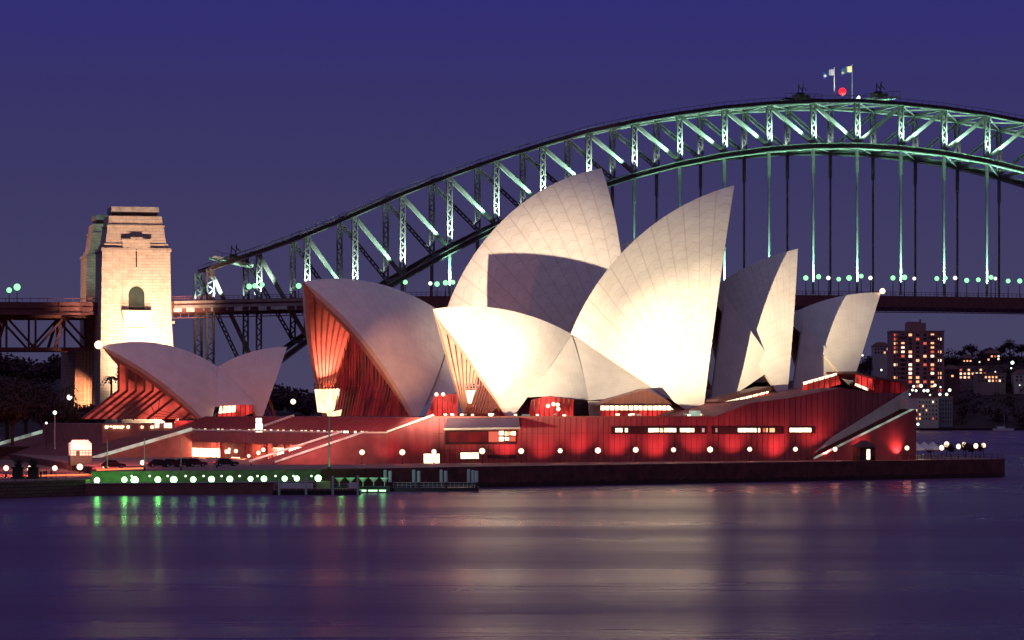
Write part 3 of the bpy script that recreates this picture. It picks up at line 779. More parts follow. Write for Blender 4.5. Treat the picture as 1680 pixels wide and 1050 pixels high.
# cross bracing between the two trusses
cb = MB()
for i in range(29):
    cb.beam(bp_(i, 0, UZ[i]-.3), bp_(i, WT, UZ[i]-.3), .8, 1.0); cb.beam(bp_(i, 0, LZ[i]), bp_(i, WT, LZ[i]), .8, 1.2)
    if i < 28:
        cb.beam(bp_(i, 0, UZ[i]-.4), bp_(i+1, WT, UZ[i+1]-.4), .45, .5); cb.beam(bp_(i, WT, UZ[i]-.5), bp_(i+1, 0, UZ[i+1]-.5), .45, .5)
        cb.beam(bp_(i, 0, LZ[i]-.2), bp_(i+1, WT, LZ[i+1]-.2), .5, .5); cb.beam(bp_(i, WT, LZ[i]-.3), bp_(i+1, 0, LZ[i+1]-.3), .5, .5)
cb.build('cross_bracing', M_steel, BRIDGE)
dk = MB(); dl = MB(); N0 = -1
for i in range(N0, 30):
    for k in range(2):
        t0, t1 = i+k*.5, i+k*.5+.5
        q = []
        for t, in ((t0,), (t1,)):
            pass
        z0, z1 = deckz(t0), deckz(t1)
        dk.hexa([bp_(t0, -8, z0-5.0), bp_(t1, -8, z1-5.0), bp_(t1, WT+8, z1-5.0), bp_(t0, WT+8, z0-5.0), bp_(t0, -8, z0-.6), bp_(t1, -8, z1-.6), bp_(t1, WT+8, z1-.6), bp_(t0, WT+8, z0-.6)])
        for o_ in (-8, WT+8):
            dl.beam(bp_(t0, o_, z0+.9), bp_(t1, o_, z1+.9), .16, .16); dl.beam(bp_(t0, o_, z0+.1), bp_(t1, o_, z1+.1), .12, .12)
            for j in range(5):
                t = t0+.1*j; dl.beam(bp_(t, o_, deckz(t)-.6), bp_(t, o_, deckz(t)+.9), .14)
        # maintenance rail lattice under the deck
        dl.beam(bp_(t0, -7.5, z0-7.0), bp_(t1, -7.5, z1-7.0), .3, .35)
        for j in range(3): t = t0+.166*j; dl.beam(bp_(t, -7.5, deckz(t)-7.0), bp_(t, -7.5, deckz(t)-5.0), .25)
dk.build('bridge_deck', M_steel_dark, BRIDGE); dl.build('deck_railing', M_steel_dark, BRIDGE)
# pale service boxes and a paler stretch of the deck edge near the pylon
de = MB()
for t0, t1 in ((-.8, 2.3), (2.35, 3.2)):
    de.beam(bp_(t0, -8.3, deckz(t0)-1.2), bp_(t1, -8.3, deckz(t1)-1.2), .3, .9)
    de.beam(bp_(t0, -8.3, deckz(t0)-2.9), bp_(t1, -8.3, deckz(t1)-2.9), .3, 1.1)
de.build('deck_fascia', P('fascia_steel', (.34, .26, .24), .6, var=.3, scale=.3, stretch=(1, 1, .2)), BRIDGE)
wb = MB(); rr = random.Random(3)
for k in range(14):
    t = -.7+k*.24+rr.uniform(-.06, .06); wb.box(bp_(t, -8.5, deckz(t)-4.1), (rr.choice([.5, .8, 3.0]), .3, rr.choice([1.2, 1.6, .6])), BE)
wb.build('service_box', P('service_white', (.5, .5, .48), .6, var=.2), BRIDGE)
GREEN = (.46, 1, .70)
LIT = (.62, 1, .76)
for i in range(0, 29):
    if bp_(i).x/bp_(i).y*FPX+CX > 1900: break
    zl = max(LZ[i], deckz(i)-1 if i <= 3 else -99)
    right = i >= 10
    # floodlamp at the foot of each near post, outside the truss, aimed up
    H = UZ[i]-zl
    a = bp_(i+.05, -6.5, zl+1.5)
    spot('arch_floodlight', a, bp_(i+.10, 0, zl+H*.40), 40000+1300*H**1.35, LIT if not right else (.5, 1, .70), 56, .9, .4)
    spot('brace_floodlight', bp_(i+(-.12 if i <= 14 else .12), -6.5, zl+2.0), bp_(i+(-.45 if i <= 14 else .45), 0, zl+H*.42), 32000+800*H**1.3, GREEN, 42, .7, .4)
    if i >= 9:   # wash on the underside of the chords near the crown
        spot('arch_wash', bp_(i+.5, -14.0, deckz(i)+2), bp_(i+.5, 2, 122), 560000, (.40, 1, .62), 26, .8, .5)
    if LZ[i] > deckz(i)+6 and i > 4:
        hz = LZ[i]-deckz(i)
        spot('hanger_floodlight', bp_(i, -3.4, deckz(i)+.5), bp_(i, 0, deckz(i)+min(hz*.5, 16)), 220000+6000*hz, (.36, 1, .66), 44, .8, .3)
    spot('far_truss_floodlight', bp_(i-.12, WT-2.5, zl+1.0), bp_(i, WT, zl+H*.35), 9000, LIT, 40, .7, .3)

LRND = random.Random(77)
# bridge lamps on the deck
def lamp_post(name, label, cat, group, loc, h, r, gmat, pr=.12, arm=0, pmat=None, sz=1.0):
    t = thing(name, label, cat, loc, group)
    loc = Vector(loc); mb = MB(); mb.tube(loc, loc+Vector((0, 0, h-r*.7)), pr, pr*.7, 8); mb.tube(loc, loc+Vector((0, 0, .25)), pr*2, pr*1.6, 8)
    mb.build('post', pmat or M_black, t)
    r *= LRND.uniform(.86, 1.1); g = MB(); g.ball(loc+Vector((arm, 0, h)), r, 14, 8, sz); g.build('globe', gmat, t, smooth=True)
    return t
def bridge_xy(px, off):
    k = (px-CX)/FPX; o = B0+BN*off; s = (k*o.y-o.x)/(BE.x-k*BE.y); return s/PAN
dl_px = [(409, 470), (418, 469), (430, 467), (490, 469), (665, 463), (706, 465), (717, 466), (731, 464), (743, 463), (1322, 456), (1343, 454), (1359, 456), (1376, 458), (1393, 456), (1413, 453), (1428, 456), (1465, 456), (1484, 455), (1500, 457), (1537, 457), (1551, 456), (1567, 456), (1586, 460), (1605, 459), (1626, 455), (1633, 457), (1654, 461), (1673, 461)]
for i, (px, py) in enumerate(dl_px):
    t = bridge_xy(px, -6); zz = deckz(t)
    p = bp_(t, -6, zz-.6); h = max(3, CH+(HY-py)*p.y/FPX-p.z)
    white = i in (5, 11, 15, 18, 21, 25)
    side = 'left of shells' if px < 800 else 'right of shells'
    j = i if px < 800 else i-9
    lamp_post('street_lamp', f'{"white" if white else "green"} street lamp on bridge deck, {nth(j)} from left on its stretch {side}', 'street lamp', 'street lamps along the bridge deck', p, h, .95 if not white else .75, G_deckw if white else G_deck, .16)

# climbing gantries, flags and beacon on the crown
def t_of(px, off=0): return bridge_xy(px, off)
def zat(t): i = int(t); f = t-i; return UZ[i]*(1-f)+UZ[min(i+1, 28)]*f
def gantry(px, label, tilt, lit):
    t = t_of(px, 6); z = zat(t)+.9; p = bp_(t, 6, z)
    g = thing('maintenance_crane', label, 'crane', p, 'maintenance cranes on the arch')
    mb = MB(); a = bp_(t-.42, 2, z+.2); b_ = bp_(t+.42, 2, z+.2+tilt)
    mb.beam(a, b_, 1.2, .8); mb.beam(a+BN*12, b_+BN*12, 1.2, .8)
    for k in range(5): q = a.lerp(b_, k/4); mb.beam(q, q+BN*12, .5, .5)
    mb.build('chassis', G_chassis if lit else M_black, g)
    c = MB(); m_ = a.lerp(b_, .55)+Vector((0, 0, .4)); c.box(m_+BN*5+Vector((0, 0, .9)), (6, 4, 1.8), BE); c.box(m_+BN*5+Vector((-.5, 0, 2.2)), (2.4, 3, .9), BE); c.build('cabin', M_black, g)
    for dx, hh in ((-1.4, 6), (.4, 6.6)):
        j = MB(); q = m_+BE*dx+BN*5+Vector((0, 0, 2.5)); j.beam(q, q+BE*.5+Vector((0, 0, hh-2.5)), .35); j.beam(q+Vector((0, 0, 3)), q+BE*2+Vector((0, 0, 1)), .3); j.build('jib', M_black, g)
    r = MB(); 
    for k in range(6): q = a.lerp(b_, k/5)+Vector((0, 0, .5)); r.beam(q, q+Vector((0, 0, 1.7)), .15)
    r.beam(a+Vector((0, 0, 2.2)), b_+Vector((0, 0, 2.2)), .15); r.build('guard_rail', M_black, g)
    return g
G_chassis = P('crane_pale', (.42, .5, .44), .6, var=.1)
gantry(1313, 'dark maintenance crane with two short jibs on the arch, left of the flags', .0, False)
gantry(1441, 'maintenance crane with pale sloping chassis on the arch, right of the flags', 1.6, True)
gantry(382, 'small maintenance crane on the low end of the arch beside the pylon', -3.2, True)
def flag(px, ytop, ybot, off, label, cols, emit):
    t = t_of(px, off); p = bp_(t, off, zat(t)+.8); zt = CH+(HY-ytop)*p.y/FPX
    f = thing('flagpole', label, 'flagpole', p)
    mb = MB(); mb.tube(p, Vector((p.x, p.y, zt)), .32 if emit else .2, .22 if emit else .14, 8); mb.ball((p.x, p.y, zt+.2), .3, 8, 6); mb.build('pole', M_white if emit else M_steel, f)
    fm = MB(); n, m2 = 8, 5; vs = []
    for j in range(m2+1):
        for i in range(n+1):
            x, zz = -i/n*4.6, -j/m2*2.7-.3-(i/n)**2*1.4
            vs.append((p.x+x*.95-.1, p.y+.5*math.sin(i*1.1), zt+zz))
    fm.add(vs, [(j*(n+1)+i, j*(n+1)+i+1, (j+1)*(n+1)+i+1, (j+1)*(n+1)+i) for j in range(m2) for i in range(n)])
    fm.build('flag', cols, f, recalc=False)
    spot('flag_light', (p.x-4, p.y-9, p.z-.5), (p.x-1, p.y, zt-2), 9000, (1, .95, .85), 60, .7, .3)
def flag_mat(name, field, canton):
    m, nt, b = new_mat(name); g = nt.nodes.new('ShaderNodeTexCoord'); s = nt.nodes.new('ShaderNodeSeparateXYZ'); nt.links.new(g.outputs['Generated'], s.inputs[0])
    k = math_node(nt, 'MULTIPLY', math_node(nt, 'GREATER_THAN', s.outputs[0], .52), math_node(nt, 'GREATER_THAN', s.outputs[2], .42))
    fx = math_node(nt, 'PINGPONG', math_node(nt, 'MULTIPLY', s.outputs[0], 6), .5); star = math_node(nt, 'LESS_THAN', math_node(nt, 'ADD', math_node(nt, 'ABSOLUTE', math_node(nt, 'SUBTRACT', s.outputs[0], .2)), math_node(nt, 'ABSOLUTE', math_node(nt, 'SUBTRACT', s.outputs[2], .35))), .16)
    mx = nt.nodes.new('ShaderNodeMix'); mx.data_type = 'RGBA'; nt.links.new(math_node(nt, 'MAXIMUM', k, star), mx.inputs['Factor'])
    mx.inputs[6].default_value = (*field, 1); mx.inputs[7].default_value = (*canton, 1); nt.links.new(mx.outputs[2], b.inputs['Base Color']); b.inputs['Roughness'].default_value = .8
    return m
flag(1369, 112, 165, 2, 'lit white flagpole with a small blue and white flag on the arch crown', flag_mat('flag_blue', (.02, .05, .25), (.75, .78, .8)), True)
flag(1398, 107, 165, 14, 'thin dark flagpole with a pale orange and white flag on the arch crown', flag_mat('flag_pale', (.06, .06, .2), (.8, .5, .3)), False)
t = t_of(1382, 8); p = bp_(t, 8, zat(t)+.8)
bk = thing('warning_beacon', 'round red aircraft warning light between the flagpoles on the arch', 'beacon', p)
mb = MB(); mb.tube(p, p+Vector((0, 0, 2.6)), .25, .2, 8); mb.box(p+Vector((0, 0, .3)), (1.4, 1.4, .6)); mb.build('stand', M_steel, bk)
mb = MB(); mb.ball(p+Vector((0, 0, 3.6)), 1.5, 16, 10); mb.build('red_lens', G_red, bk, smooth=True)
t = t_of(1408, 3); p = bp_(t, 3, zat(t)+.9); mb = MB(); mb.box(p+Vector((0, 0, .3)), (1.5, .6, .6)); mb.ball(p+Vector((.2, -.3, .9)), .5, 10, 6); tag(mb.build('work_lamp', G_white), 'small white work lamp sitting on the top chord right of the red beacon', 'lamp')

# approach span to the left of the pylon
APP = thing('approach_span', 'dark steel truss viaduct leading left from the stone pylon', 'viaduct', bp_(-9, 0, 0))
ap_d, ap_u, ap_l = MB(), MB(), MB()
za = lambda t: 53.9-.10*abs(t+1)
T0, T1 = -22, -1.2
ap_d.hexa([bp_(T0, -8, za(T0)-4.6), bp_(T1, -8, za(T1)-4.6), bp_(T1, WT+8, za(T1)-4.6), bp_(T0, WT+8, za(T0)-4.6), bp_(T0, -8, za(T0)-.2), bp_(T1, -8, za(T1)-.2), bp_(T1, WT+8, za(T1)-.2), bp_(T0, WT+8, za(T0)-.2)])
for k in range(int((T1-T0)*6)):
    t = T0+k/6; ap_d.beam(bp_(t, -8, za(t)-.3), bp_(t, -8, za(t)+1.1), .15)
ap_d.beam(bp_(T0, -8, za(T0)+1.1), bp_(T1, -8, za(T1)+1.1), .2); ap_d.beam(bp_(T0, -8.3, za(T0)-2.2), bp_(T1, -8.3, za(T1)-2.2), .5, .5); ap_d.beam(bp_(T0, -8.3, za(T0)-4.4), bp_(T1, -8.3, za(T1)-4.4), .7, .8)
for k in range(30): t = T0+k*.7; ap_d.beam(bp_(t, -8.4, za(t)-4.4), bp_(t, -8.4, za(t)-.4), .45)
ap_d.build('bridge_deck', M_steel_dark, APP)
for off in (2, WT-2):
    tr = MB(); zb_ = lambda t: za(t)-17.2
    tr.beam(bp_(T0, off, zb_(T0)), bp_(T1, off, zb_(T1)), 1.3, 1.3); tr.beam(bp_(T0, off, za(T0)-5.2), bp_(T1, off, za(T1)-5.2), 1.2, 1.2)
    n = 36
    for k in range(n):
        t0 = T1-(k)*.58; t1 = t0-.58
        tr.beam(bp_(t0, off, za(t0)-5), bp_(t0, off, zb_(t0)), .7)
        if k % 2: tr.beam(bp_(t0, off, za(t0)-5.4), bp_(t1, off, zb_(t1)), .9, .8)
        else: tr.beam(bp_(t0, off, zb_(t0)), bp_(t1, off, za(t1)-5.4), .9, .8)
        if k % 2 == 0: tr.beam(bp_(t1, off, za(t1)-5), bp_(t1-.2, off, zb_(t1)), 1.1)
    tr.build('side_truss', M_steel_dark, APP)
for i, (px, py) in enumerate([(15, 476), (28, 471)]):
    t = bridge_xy(px, -6); p = bp_(t, -6, za(t)-.2); h = CH+(HY-py)*p.y/FPX-p.z
    lamp_post('street_lamp', f'green street lamp on the viaduct, {"shorter left" if i == 0 else "taller right"} one of the pair', 'street lamp', 'street lamps along the bridge deck', p, h, 1.0+.2*i, G_deck, .16)
t = bridge_xy(153, 34); p = bp_(t, 34, za(t)-.2); h = CH+(HY-475)*p.y/FPX-p.z
lamp_post('street_lamp', 'green street lamp between the two stone pylons above the viaduct deck', 'street lamp', 'street lamps along the bridge deck', p, h, .9, G_deck, .16)

# ------------------------------------------------------------------ pylons
def pylon(center_t, off, label):
    root = thing('stone_pylon', label, 'tower', bp_(center_t, off, 0))
    c = bp_(center_t, off, 0)
    def ring(hx, hy, z): return [c+BE*x*hx+BN*y*hy+Vector((0, 0, z)) for x, y in ((-1, -1), (1, -1), (1, 1), (-1, 1))]
    def zf(z):
        for (a, A), (b, B) in zip([(0, 0), (75.4, 73.0), (91.4, 84.8)], [(75.4, 73.0), (91.4, 84.8), (95.8, 88.2)]):
            if z <= b: return A+(B-A)*(z-a)/(b-a)
        return z
    def taper(mb, a0, b0, z0, a1, b1, z1): z0, z1 = zf(z0), zf(z1); mb.hexa(ring(a0, b0, z0)+ring(a1, b1, z1))
    sh = MB()
    taper(sh, 13.6, 11.0, 0, 12.4, 9.8, 74.2); taper(sh, 12.9, 10.3, 74.2, 12.7, 10.1, 75.4)
    taper(sh, 11.7, 9.2, 75.4, 11.6, 9.1, 77.5); taper(sh, 11.1, 8.7, 77.5, 10.2, 8.0, 86.2); taper(sh, 10.6, 8.4, 86.2, 10.5, 8.3, 87.0)
    taper(sh, 10.0, 7.8, 87.0, 9.6, 7.5, 91.4)
    sh.build('shaft', M_pylon, root)
    bay = MB(); taper(bay, 5.6, 12.0, 0, 5.0, 9.95, 79.2); taper(bay, 5.4, 10.2, 79.2, 5.3, 10.1, 79.9); taper(bay, 2.2, 10.3, 79.9, 2.1, 10.2, 80.8)
    bay.build('central_bay', M_pylon, root)
    cap = MB(); taper(cap, 8.4, 6.6, 91.4, 8.2, 6.4, 93.4); cap.build('roof_cap', M_dark, root)
    cap2 = MB(); taper(cap2, 8.7, 6.8, 93.4, 8.6, 6.7, 95.8); cap2.build('parapet', P('parapet_stone', (.30, .27, .26), .8, var=.3), root)
    # front details on the face turned to the water
    def face(x, z): k = z/79.2; return c+BE*x-BN*(12.0+(9.95-12.0)*k+.02)+Vector((0, 0, z))
    ar = MB(); pts = [face(-2.9, 50.6)]+[face(2.9, 50.6)]+[face(2.9*math.cos(a), 56.0+2.9*math.sin(a)) for a in [math.pi*j/10 for j in range(11)]]
    ar.extrude([q-BN*.10 for q in pts], BN*.2); ar.build('arch_shade_plate', P('arch_shade', (.012, .02, .016), .8, var=.3), root)  # near-black plate; shade of the arched niche put into its colour
    bl = MB(); q = face(0, 49.6); bl.box(q-BN*.9, (10.8, 2.2, 1.3), BE); bl.box(face(0, 46.6)-BN*.3, (9.6, 1.0, 4.8), BE); bl.build('balcony', M_pylon_trim, root)
    br = MB()
    for k in range(10): qq = face(-4.8+k*1.066, 50.25)-BN*1.85; br.beam(qq, qq+Vector((0, 0, 1.5)), .14)
    br.beam(face(-4.8, 51.7)-BN*1.85, face(4.8, 51.7)-BN*1.85, .16); br.build('balcony_rail', M_black, root)
    pn = MB(); pn.box(face(0, 41.6)-BN*.15, (6.6, .5, 4.6), BE); pn.build('stone_panel', P('pale_panel', (.62, .55, .45), .8, var=.08), root)
    for x, z0, z1, w in ((0, 66, 72.6, .5), (-1.5, 30, 37, .4), (1.6, 30, 37, .4)):
        sl = MB(); sl.beam(face(x, z0)-BN*.02, face(x, z1)-BN*.02, w, .12, up=tuple(BN)); sl.build('slit_window', M_dark, root)
    sl = MB(); sl.box(face(0, 76.2), (.6, .2, .6), BE); sl.build('slit_window', M_dark, root)
    return root
PT = bridge_xy(224, -20)
pylon(PT, -9.5, 'floodlit stone bridge pylon nearest the water, with arched window and balcony')
pylon(PT, WT+9.5, 'shaded stone bridge pylon half hidden behind the floodlit one')
pc = bp_(PT, -9.5, 0)
# abutment between the pylons, lit orange on its left face
TA = bridge_xy(120, 14); TB = bridge_xy(166, 8)
ab = thing('bridge_abutment', 'tall stone abutment under the viaduct with an orange lit left face', 'abutment', bp_(PT-1.2, 14, 0))
mb = MB(); mb.hexa([bp_(TA, 14, 0), bp_(TB, 8, 0), bp_(TB, 38, 0), bp_(TA-.15, 38, 0), bp_(TA+.05, 14, 36.5), bp_(TB, 8, 36.5), bp_(TB, 38, 36.5), bp_(TA-.1, 38, 36.5)]); mb.build('stone_pier', M_pylon, ab)
mb = MB()
for k in range(5): f_ = .42+k*.12; mb.beam(bp_(TA+(TB-TA)*f_, 14-6*f_-.2, 1), bp_(TA+(TB-TA)*f_, 14-6*f_-.2, 36), .7, .8)
mb.build('buttress', M_pylon_trim, ab)
# lower stone block right of the pylon
rb = thing('stone_buttress', 'narrow stone buttress at the right foot of the lit pylon', 'buttress', bp_(PT+1, -5, 0))
mb = MB(); mb.hexa([bp_(PT+.72, -8, 0), bp_(PT+.98, -8, 0), bp_(PT+.98, 6, 0), bp_(PT+.72, 6, 0), bp_(PT+.72, -8, 46), bp_(PT+.80, -8, 46), bp_(PT+.80, 6, 46), bp_(PT+.72, 6, 46)]); mb.build('stone_block', M_pylon, rb)
mb = MB(); mb.box(bp_(PT+.78, -1, 46.4), (2.6, 15, .8), BE); mb.build('coping', M_pylon_trim, rb)
spot('pylon_floodlight', bp_(PT+.5, -60, 5), bp_(PT+.15, -9, 42), 900000, (1, .68, .43), 52, 1.0, 1)
spot('pylon_floodlight', bp_(PT+1.8, -45, 5), bp_(PT+.15, -9, 20), 650000, (1, .74, .47), 46, 1.0, 1)
spot('pylon_floodlight', bp_(PT-.2, -85, 6), bp_(PT+.1, -9, 72), 1100000, (1, .66, .43), 44, 1.0, 1)
spot('pylon_floodlight', bp_(PT-4, 20, 58), bp_(PT-.8, 40, 66), 120000, (1, .55, .34), 40, .5, 1)
spot('abutment_floodlight', bp_(TA+.25, -26, 5), bp_(TA+.12, 14, 19), 420000, (1, .36, .17), 26, 1.0, .6)
#NEXT#
# ------------------------------------------------------------------ trees
def leaf_cloud(mb, rnd, c, r, n, size, sz=.8):
    """many leaf-clump faces spread through a lobe, denser towards its skin"""
    for _ in range(n):
        d = Vector((rnd.gauss(0, 1), rnd.gauss(0, 1), rnd.gauss(0, 1))).normalized(); k = r*(rnd.random()**.45)
        p = c+Vector((d.x*k, d.y*k, d.z*k*sz))
        a = Vector((rnd.gauss(0, 1), rnd.gauss(0, 1), rnd.gauss(0, 1))).normalized(); b_ = a.cross(d+Vector((.01, .02, 0))).normalized()
        q = size*rnd.uniform(.6, 1.3)
        mb.add([p-a*q*.5, p+b_*q*.35, p+a*q*.5, p-b_*q*.35], [(0, 1, 2, 3)])
def tree(label, base, h, r, seed, n=900, size=.6, mat=None, cat='tree', group=None, name='tree', lobes=7, trunk=.35):
    rnd = random.Random(seed); base = Vector(base); t = thing(name, label, cat, base, group)
    tr = MB(); top = base+Vector((rnd.uniform(-.3, .3), rnd.uniform(-.3, .3), h*trunk)); tr.tube(base, top, h*.035, h*.024, 7)
    cr = MB()
    for k in range(lobes):
        a = 2*math.pi*k/lobes+rnd.uniform(-.4, .4); rr_ = r*rnd.uniform(.25, .62) if k else 0
        c = base+Vector((math.cos(a)*rr_, math.sin(a)*rr_, h*rnd.uniform(.5, .80) if k else h*.80))
        tr.tube(top, base.lerp(c, .85) if False else top.lerp(c, .9), h*.016, h*.006, 5)
        leaf_cloud(cr, rnd, c, r*rnd.uniform(.36, .58), n//lobes, size)
    tr.build('trunk', M_bark, t); cr.build('crown', mat or M_leaf[0], t, recalc=False)
    return t
def palm(label, base, h, seed, group):
    rnd = random.Random(seed); base = Vector(base); t = thing('palm_tree', label, 'palm tree', base, group)
    tr = MB(); tr.tube(base, base+Vector((.2, 0, h)), .32, .22, 8); tr.build('trunk', M_bark, t)
    cr = MB(); top = base+Vector((.2, 0, h))
    for k in range(22):
        a = 2*math.pi*k/22+rnd.uniform(-.2, .2); L = rnd.uniform(2.4, 3.4); el = rnd.uniform(.1, .9); prev = top; w = .28
        for j in range(1, 7):
            f = j/6; p = top+Vector((math.cos(a)*L*f, math.sin(a)*L*f, L*(el*f-1.1*f*f))); side = Vector((-math.sin(a), math.cos(a), -.3))*w*(1-.6*f)*2.2
            cr.add([prev, prev.lerp(p, .5)+side, p, prev.lerp(p, .5)-side], [(0, 1, 2, 3)]); prev = p
    cr.build('crown', M_leaf[1], t, recalc=False); return t

# left bank: hill beyond, big dark fig trees and palms beside the steps
rh = random.Random(11)
def hill(name, prof, D0, D1, zb, mat):
    """terrain ridge: prof is [(px, py)] of the skyline at depth D1, sloping down to zb at D0"""
    mb = MB(); n = len(prof); rows = 6; vs = []
    for j in range(rows+2):
        f = j/rows
        for px, py in prof:
            if j <= rows: D = D0+(D1-D0)*f; zt = Zof(py, D1); z = zb+(zt-zb)*(f**.8); vs.append(((px-CX)*D1/FPX*(.85+.15*f) if False else (px-CX)*D/FPX, D, z+rh.uniform(-.6, .6)*(0 if j == 0 else 1)))
            else: vs.append(((px-CX)*D1/FPX, D1+150, zb))
    mb.add(vs, [(j*n+i, j*n+i+1, (j+1)*n+i+1, (j+1)*n+i) for j in range(rows+1) for i in range(n-1)])
    return structure(mb.build(name, mat, smooth=True))
west = MB(); west.prism([(-700, 905), (-112, 905), (-62, 866), (60, 1060), (40, 1240), (-40, 1600), (-1000, 1600)], -4, 3.0)
structure(west.build('ground', M_hill))
hill('hill', [(-420, 600), (-200, 600), (-40, 602), (20, 606), (60, 612), (120, 622), (180, 640), (260, 655), (340, 650), (420, 652), (470, 650), (510, 656), (560, 668), (640, 676)], 1290, 1560, 2.8, M_hill)
fw = MB(); r2 = random.Random(21)
sky_l = [(-60, 590), (0, 586), (12, 588), (25, 593), (40, 597), (60, 600), (72, 604), (85, 596), (95, 590), (106, 594), (118, 603), (130, 618), (150, 630), (180, 640), (240, 648), (300, 650), (380, 646), (440, 645), (455, 640), (470, 642), (490, 645), (520, 655)]
for (x0, y0), (x1, y1) in zip(sky_l, sky_l[1:]):
    n = max(2, int((x1-x0)/5))
    for k in range(n):
        f = k/n; px = x0+(x1-x0)*f; py = y0+(y1-y0)*f+r2.uniform(-1, 3)
        for q in range(3):
            D = 1545-q*70; c = U(px+r2.uniform(-4, 4), py+3+q*7, D); leaf_cloud(fw, r2, c, 5.5, 46, 2.2)
o = fw.build('woods', M_leaf[2], recalc=False); structure(o, 'stuff'); tag(o, 'far dark wooded ridge below the viaduct on the left', 'woods')
big = [(-25, 640, 700, 830), (12, 612, 708, 800), (42, 618, 706, 790), (72, 634, 704, 780), (98, 652, 702, 765), (122, 664, 703, 760), (20, 645, 712, 720), (150, 660, 700, 820)]
lab = ['dark fig tree cut off by the left edge of the view', 'tallest and broadest dark fig tree on the left bank', 'dark fig tree second right of the tallest one on the left bank', 'dark rounded tree behind the tall globe lamp post', 'small dark tree just left of the lit abutment', 'low dark tree standing before the lit abutment', 'dark tree lowest on the bank above the pale rail', 'dark tree standing before the foot of the shaded abutment']
for (px, yt, yb, D), lb_, i in zip(big, lab, range(20)):
    b_ = U(px, yb, D); h = (yb-yt)*D/FPX; b_.z = 5.5 if D < 770 else 4.0; h = Zof(yt, D)-b_.z
    tree(lb_, b_, h, h*.52 if i not in (5, 7) else h*.45, 40+i, 2600, .75, M_leaf[0], group='trees on the left bank', lobes=9)
palm('leafy palm tree silhouetted at the foot of the lit pylon', U(182, 668, 800), 7.6, 3, 'palms by the pylon')
palm('second palm tree, right of the first, close to the restaurant glass', U(203, 660, 800), 9.0, 4, 'palms by the pylon')
palm('low palm tree before the shaded abutment', U(108, 690, 760), 8.0, 5, 'palms by the pylon')
# bank under those trees
bk_ = MB(); bk_.prism([(-300, 700), (-126, 700), (-104, 740), (-96, 900), (-420, 900)], 0, 5.4); structure(bk_.build('terrain', M_hill))

# left bank lamps
M_postpale = P('post_pale', (.55, .55, .5), .5, var=.1)
def lamp_at(px, py, D, zg, label, cat='street lamp', group=None, r=.5, g=None, pr=.08, pm=None, name='street_lamp', sz=1.0):
    p = U(px, py, D); return lamp_post(name, label, cat, group, (p.x, p.y, zg), p.z-zg, r, g or G_warm, pr, 0, pm, sz)
lamp_at(90, 677, 700, 5.0, 'tall pale lamp post with a white globe in front of the dark trees', r=.42, g=G_white, pr=.14, pm=M_postpale)
lamp_at(114, 652, 760, 5.4, 'greenish globe lamp beside the lit abutment', r=.6, g=G_white)
lamp_at(173, 673, 770, 5.4, 'bright white lamp low at the foot of the lit pylon', r=.95, g=G_warm)
lamp_at(76, 694, 700, 5.0, 'dim low lamp glowing among the dark trees', r=.25, g=G_white)
lamp_at(481, 659, 900, 3.0, 'lone white lamp beyond the podium between restaurant and concert hall', r=.75, g=G_warm)
for i, (px, py) in enumerate([(10, 768), (49, 769), (90, 768), (131, 766), (173, 765), (234, 759)]):
    D = 522+i*4; p = U(px, py, D)
    lamp_at(px, py, D, ZF+.0 if p.x < -72 else ZB, f'warm globe lamp on the left promenade, {nth(i)} from the left', group='globe lamps along the promenade', r=.52)
# lamps along the east wall of the podium
lx = [594, 660, 712, 791, 855, 919, 981, 1043, 1105, 1165, 1230, 1305, 1370, 1429, 1488]
ly = [742, 742, 741, 740, 740, 739.5, 739, 738, 738, 737.5, 737, 737, 737, 737, 735]
for i, (px, py) in enumerate(zip(lx, ly)):
    s = S_of(px, -5.5); v = W(s, -5.5); z = Zof(py, v.y)
    lamp_post('street_lamp', f'warm globe lamp before the red podium wall, {nth(i)} from the left', 'street lamp', 'globe lamps along the podium wall', (v.x, v.y, ZB), z-ZB, .52, G_warm, .07)
    # the lamp's uplighter washes the wall behind it
    if px > 640: spot('wall_uplight', W(s-.6, -4.2, ZB+1.2), W(s-1.0+LRND.uniform(-1, 1), 0, z_up-3.2+LRND.uniform(-1.2, .8)), (2500 if px > 850 else 800)*LRND.uniform(.55, 1.25), (1, .12, .12), 100, 1.0, .25)
    point('lamp_glow', (v.x, v.y-.7, z), 170, (1, .26, .16), .4)

# green lit landing
gx = [(159, 788), (204, 787), (221, 788.5), (259, 787), (285, 790), (317, 789), (347, 790.5), (377, 789.5), (411, 790), (433, 788.5), (467, 787), (487, 788), (522, 786)]
def quay_D(px):   # waterline depth along the landing
    return 500+(px-145)/(540-145)*18
for i, (px, py) in enumerate(gx):
    D = quay_D(px)+2.2; p = U(px, py, D)
    g = G_green if i else G_white
    lamp_post('quay_lamp', (f'glaring green lamp on the quay landing, {nth(i-1)} from the left' if i else 'glaring white lamp at the left end of the green lit landing'), 'quay lamp', 'green lamps along the landing', (p.x, p.y, 1.9), max(.5, p.z-1.9), .5 if i not in (2, 4, 6, 12) else .58, g, .09)
    point('quay_glow', (p.x, p.y+.2, p.z+.5), (450 if i < 4 else 70 if i < 7 else 14), (.18, 1, .16), .3)
wl = random.Random(2)
for i in range(11):
    px = 216+i*29.5; D = quay_D(px)+6; p = U(px, 781, D)
    mb = MB(); mb.ball(p, .17, 8, 6); tag(mb.build('wall_light', G_white), f'tiny white light on top of the landing wall, {nth(i)} from the left', 'wall light', 'tiny lights on the landing wall')
